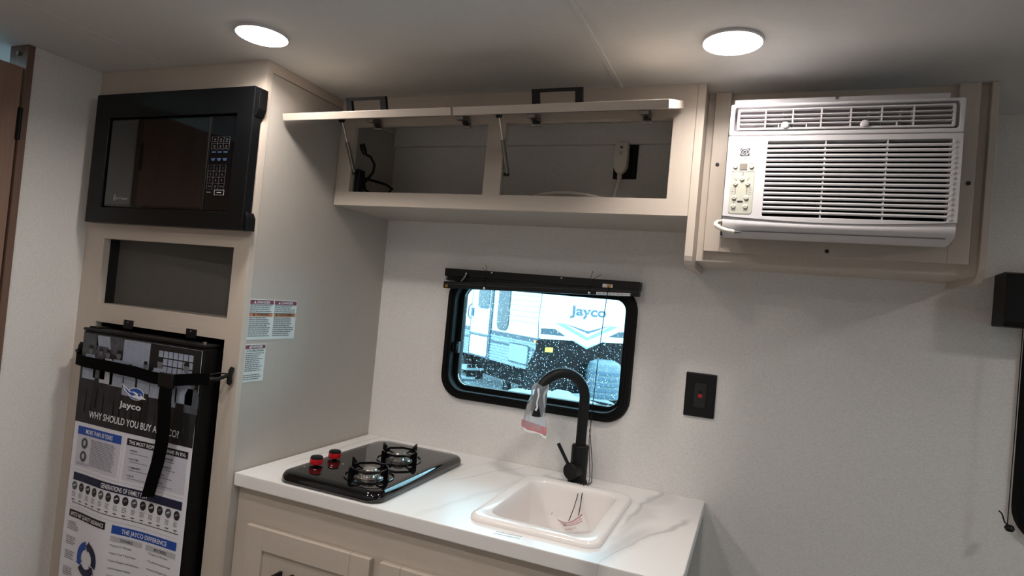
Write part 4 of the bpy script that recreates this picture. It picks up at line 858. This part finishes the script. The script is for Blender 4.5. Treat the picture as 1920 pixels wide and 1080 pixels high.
bx('cord_lock', 'chrome', bd, 0.782, 0.812, -0.0425, -0.039, 1.4745, 1.4855); bx('cord_roller', 'brass', bd, 0.796, 0.806, -0.0445, -0.042, 1.476, 1.484, bevel=.001)
MB().tube([(0.340, -.046, 1.486), (0.337, -.049, 1.474), (0.330, -.050, 1.464), (0.326, -.049, 1.460)], [.004, .0035, .003, .0035], 8).build('wand_hook', 'steel', bd, smooth=True)
for (xa, za, xb, zb_) in ((0.400, 1.499, 0.392, 1.519), (0.397, 1.499, 0.380, 1.509), (0.738, 1.502, 0.744, 1.523), (0.745, 1.499, 0.770, 1.513)):
    MB().tube([(xa, -0.02, 1.4975), (xb, -0.02, zb_)], .0008, 5).build('thread_end', 'black_matte', bd)
for x in (0.405, 0.745): MB().tube([(x, -.0445, tilt(x) + .01), (x, -.0448, 1.478)], .0014, 5).build('ladder_cord', 'black_matte', bd)
MB().prism([(0.766, tilt(.766) + .0005), (0.866, tilt(.866) + .0005), (0.866, tilt(.866) + .0085), (0.766, tilt(.766) + .0085)], -0.0447, -0.044, 'y').build('label_strip', 'bag_white', bd)
gl = MB(); x = .770; rl = random.Random(2)
while x < .862: w_ = rl.uniform(.004, .011); gl.prism([(x, tilt(x) + .003), (x + w_, tilt(x + w_) + .003), (x + w_, tilt(x + w_) + .006), (x, tilt(x) + .006)], -.0450, -.0447, 'y'); x += w_ + .003
gl.build('label_print', 'ink_lt', bd)
MB().tube([(0.800, -.0455, 1.476), (0.7985, -.048, 1.44), (0.7955, -.050, 1.38), (0.7900, -.052, 1.25), (0.786, -.050, 1.12), (0.7845, -.046, 1.06)], .0012, 6).build('pull_cord', 'black_matte', bd, smooth=True)
MB().tube([(0.7845, -.046, 1.064), (0.7845, -.046, 1.052)], [.003, .0035], 8).build('cord_joiner', 'chrome', bd, smooth=True)
MB().tube([(0.7845, -.046, 1.054), (0.7835, -.045, 1.03), (0.7915, -.044, 0.96), (0.796, -.046, 0.925), (0.797, -.060, 0.912)], .0011, 6).build('pull_cord', 'black_matte', bd, smooth=True)
MB().tube([(0.7845, -.046, 1.054), (0.7880, -.045, 1.03), (0.7985, -.042, 0.96), (0.803, -.050, 0.9115)], .0011, 6).build('pull_cord', 'black_matte', bd, smooth=True)

# blind box at the right edge
rb = thing('shade_valance', 'black shade box on the wall at the right edge', 'blind', (2.2, -0.05, 1.454))
MB().prism([(-0.0005, 1.4560), (-0.0005, 1.580), (-0.060, 1.583), (-0.080, 1.578), (-0.085, 1.566), (-0.085, 1.468), (-0.080, 1.4560)], 1.7275, 2.70, 'x').build('valance', 'black_matte', rb, bevel=.003)
MB().tube([(1.7740, -.05, 1.456), (1.7735, -.05, 1.25), (1.7730, -.047, 1.005)], .0010, 6).build('pull_cord', 'black_matte', rb, smooth=True)
MB().lathe([(.001, .989), (.007, .9905), (.0105, .997), (.007, 1.0035), (.001, 1.005)], (1.7780, -.045, 0), 'z', 14).build('cord_weight', 'black_plastic', rb, smooth=True)
MB().tube([(1.7740, -.047, 1.004), (1.7680, -.045, 1.009), (1.7655, -.044, 1.018), (1.763, -.043, 1.026), (1.757, -.042, 1.032)], .0016, 6).build('cord_tail', 'black_matte', rb, smooth=True)

MB().box(1.824, 2.595, 0.006, 0.012, 0.987, 1.4545).build('drawn_shade', 'black_matte', rb)

# ------------------------------------------------------------------ outside: a parked travel trailer
GZ = -0.65
MB().box(-30, 30, -30, 40, GZ - .2, GZ).build('ground', 'snow', kind='structure', label='wet snowy yard outside')
sb = MB(); NXs, NYs = 36, 12; gg = []
rs = random.Random(8)
for j in range(NYs + 1):
    for i in range(NXs + 1):
        u, v = i / NXs, j / NYs; gg.append((-3.6 + 3.6 * u, 7.3 + 1.4 * v, GZ - .02 + (.60 + .10 * u) * (math.sin(math.pi * v) * math.sin(math.pi * min(1, u * 1.15 + .0) * .93 + .0)) ** .7 * (0.88 + .2 * rs.random()) if 0 < i < NXs and 0 < j < NYs else GZ - .02))
fs = [(j * (NXs + 1) + i, j * (NXs + 1) + i + 1, (j + 1) * (NXs + 1) + i + 1, (j + 1) * (NXs + 1) + i) for j in range(NYs) for i in range(NXs)]
sb.add(gg, fs).build('snow_bank', 'snow', smooth=True, angle=80, label='low bank of dirty snow before the parked trailer', cat='snow')
tr = bpy.data.objects.new('travel_trailer', None); COL.objects.link(tr)
C0 = Vector((-2.7058, 9.5537, GZ)); aU = Vector((-0.78801, 0.61566, 0)); bV = Vector((0.61566, 0.78801, 0))
place(tr, None, C0); tr['label'] = 'white travel trailer with dark front cap parked outside the window'; tr['category'] = 'trailer'
WT = 2.34
def T(u, v, z): p = Vector((C0.x, C0.y, 0)) + aU * u + bV * v; return (p.x, p.y, z)
class TB(MB):
    def side(s, u0, u1, z0, z1, o0, o1):      # block on the side wall; o = outward offset
        c = [(u0, z0), (u1, z0), (u1, z1), (u0, z1)]; return s.loft([[T(u, -o0, z) for u, z in c], [T(u, -o1, z) for u, z in c]])
    def sidep(s, pts, o0, o1): return s.loft([[T(u, -o0, z) for u, z in pts], [T(u, -o1, z) for u, z in pts]])
    def front(s, v0, v1, z0, z1, o0, o1):
        c = [(v0, z0), (v1, z0), (v1, z1), (v0, z1)]; return s.loft([[T(-o0, v, z) for v, z in c], [T(-o1, v, z) for v, z in c]])
    def frontp(s, pts, o0, o1): return s.loft([[T(-o0, v, z) for v, z in pts], [T(-o1, v, z) for v, z in pts]])
TB().sidep([(0, .67), (6, .67), (6, 2.65), (.35, 2.65), (.1, 2.2), (-.02, 1.55), (.03, 1.1)], 0, -WT).build('upper_shell', 'tr_white', tr)
sk_ = TB()
sk_.sidep([(.32, .06), (6, .06), (6, .66), (.0, .66), (.0, .5)], 0, -WT)
for i in range(9): z = .09 + i * .063; sk_.side(.30 - .03 * i if i > 0 else .3, 6, z, z + .03, 0, .015)
sk_.build('ribbed_skirt', 'tr_silver', tr)
TB().side(-.01, 6, .60, .72, 0, .012).build('lower_band', 'tr_band', tr)
TB().side(-.01, 6, .46, .50, 0, .018).build('lower_band', 'tr_band', tr)
d_ = TB().side(2.06, 2.98, .60, 2.40, 0, .02).build('entry_door', 'tr_white', tr)
TB().sidep(rrect(2.14, 2.64, 1.22, 2.1, .07, 3), .02, .03).build('door_window', 'tr_glass', d_); TB().sidep(rrect(2.10, 2.68, 1.18, 2.14, .09, 3), .015, .024).build('door_window_frame', 'tr_ink', d_)
TB().side(2.86, 2.94, .98, 1.16, .02, .06).build('door_handle', 'tr_ink', d_)
MB().tube([T(3.00, -.03, .9), T(3.02, -.09, .98), T(3.02, -.09, 1.18), T(3.00, -.03, 1.26)], .014, 6).build('grab_handle', 'tr_ink', tr)
TB().side(1.96, 2.06, .05, 2.45, 0, .03).build('corner_post', 'tr_band', tr)
TB().side(2.99, 3.01, .05, 2.45, 0, .02).build('door_seam', 'tr_ink', tr)
TB().sidep(rrect(1.22, 1.72, .76, 2.3, .16, 4), 0, .02).build('side_window', 'tr_glass', tr)
for z in [1.0 + .11 * i for i in range(10)]: TB().side(.05, 1.2, z, z + .012, 0, .004).build('siding_groove', 'tr_groove', tr)
for u0, u1, z0, z1, mt, lb in ((2.06, 2.92, .10, .54, 'tr_white', 'white storage hatch'), (.32, 1.06, .17, .52, 'tr_hatch', 'grey storage hatch')):
    h_ = TB().sidep(rrect(u0, u1, z0, z1, .05, 3), 0, .035).build('storage_hatch', mt, tr, label=lb); TB().sidep(rrect(u0 - .03, u1 + .03, z0 - .03, z1 + .03, .06, 3), 0, .022).build('hatch_frame', 'tr_band', h_)
TB().sidep([(-.05, .70), (.03, .66), (.03, .5), (.36, .06), (.40, -.35), (-.05, -.35)], -.3, .025).build('lower_cap_wrap', 'tr_dark', tr)
TB().sidep([(.03, .62), (.10, .62), (.10, .68), (.03, .68)], .02, .04).build('marker_light', 'tr_amber', tr)
TB().front(-.02, WT, .72, 2.3, -.05, .03).build('front_cap', 'tr_white', tr)
TB().front(-.02, WT, -.35, .73, .0, .02).build('front_guard', 'tr_dark', tr)
TB().sidep([(-.035, .70), (.02, 1.1), (-.03, 1.55), (.08, 2.2), (.10, 2.2), (-.01, 1.55), (.04, 1.1), (.0, .70)], -.02, .022).build('cap_seam', 'tr_band', tr)
ft = lambda o: (lambda v, z: T(-o, v, z))
text_on('lettering', 'Jayco', 'tr_ink', tr, ft(.036), .68, 1.245, .20, .92, bold=.022)
for pts, mt in (([(.56, 1.06), (1.17, .88), (1.78, 1.09), (1.17, .93)], 'tr_ink'), ([(.02, .93), (.35, .93), (.62, .80), (.02, .82)], 'tr_band'), ([(2.34, .96), (2.0, .96), (1.72, .84), (2.34, .84)], 'tr_band'), ([(.75, .74), (1.17, .62), (1.62, .74), (1.17, .56)], 'tr_hatch'), ([(.8, .735), (1.6, .735), (1.17, .60)], 'tr_white'), ([(.35, 1.05), (.55, 1.05), (1.17, .80), (1.75, 1.06), (1.95, 1.06), (1.17, .74)], 'tr_hatch'), ([(.02, 1.72), (.5, 1.70), (.75, 1.6), (.3, 1.66)], 'tr_hatch'), ([(.9, 1.74), (1.3, 1.74), (1.5, 1.66), (1.2, 1.62), (1.0, 1.66)], 'tr_hatch')):
    TB().frontp(pts, .02, .032 + .002 * random.random()).build('cap_graphic', mt, tr)
TB().front(.14, .32, .47, .56, .045, .06).build('warning_sticker_patch', 'tr_yellow', tr)
tk = MB().lathe([(.34, -.34), (.34, .22), (.31, .34), (.2, .40), (.001, .40)], Vector(T(-.52, 1.28, 0)), 'z', 18).build('tank_cover', 'tank', tr, smooth=True)
for i in range(5): z = -.3 + i * .11; MB().lathe([(.33, z), (.355, z), (.355, z + .05), (.33, z + .05)], Vector(T(-.52, 1.28, 0)), 'z', 18).build('cover_rib', 'tr_ink', tk)
MB().tube([T(.2, .5, -.40), T(-1.6, 1.17, -.40)], .05, 6).build('hitch_beam', 'tr_dark', tr); MB().tube([T(.2, 1.84, -.40), T(-1.6, 1.17, -.40)], .05, 6).build('hitch_beam', 'tr_dark', tr)
MB().tube([T(-1.3, 1.17, -.64), T(-1.3, 1.17, .25)], .045, 8).build('tongue_jack', 'steel', tr)
MB().tube([T(-.3, 1.95, -.05), T(-.3, 2.5, -.02)], .11, 10).build('hose_carrier', 'cream', tr)
TB().side(.4, 6, -.36, .06, -.4, -.3).build('underbody', 'tr_dark', tr)
sp = TB().side(2.15, 2.90, -.22, -.17, 0, .45).build('entry_step', 'tr_silver', tr); TB().side(2.15, 2.90, -.42, -.37, .2, .65).build('step_tread', 'tr_silver', sp)
TB().side(2.18, 2.22, -.42, -.1, 0, .4).build('step_bracket', 'tr_dark', sp)
for u in (3.6, 4.5):
    p = Vector(T(u, .05, -.30)); MB().tube([tuple(p), tuple(p + bV * .22)], [.345, .345], 24).build('wheel', 'tyre', tr, smooth=True)
TB().side(1.3, 1.5, GZ + .001, -.35, -.25, -.15).build('stabilizer_leg', 'tr_dark', tr); TB().side(.7, .85, GZ + .001, -.35, -.25, -.15).build('stabilizer_leg', 'tr_dark', tr)
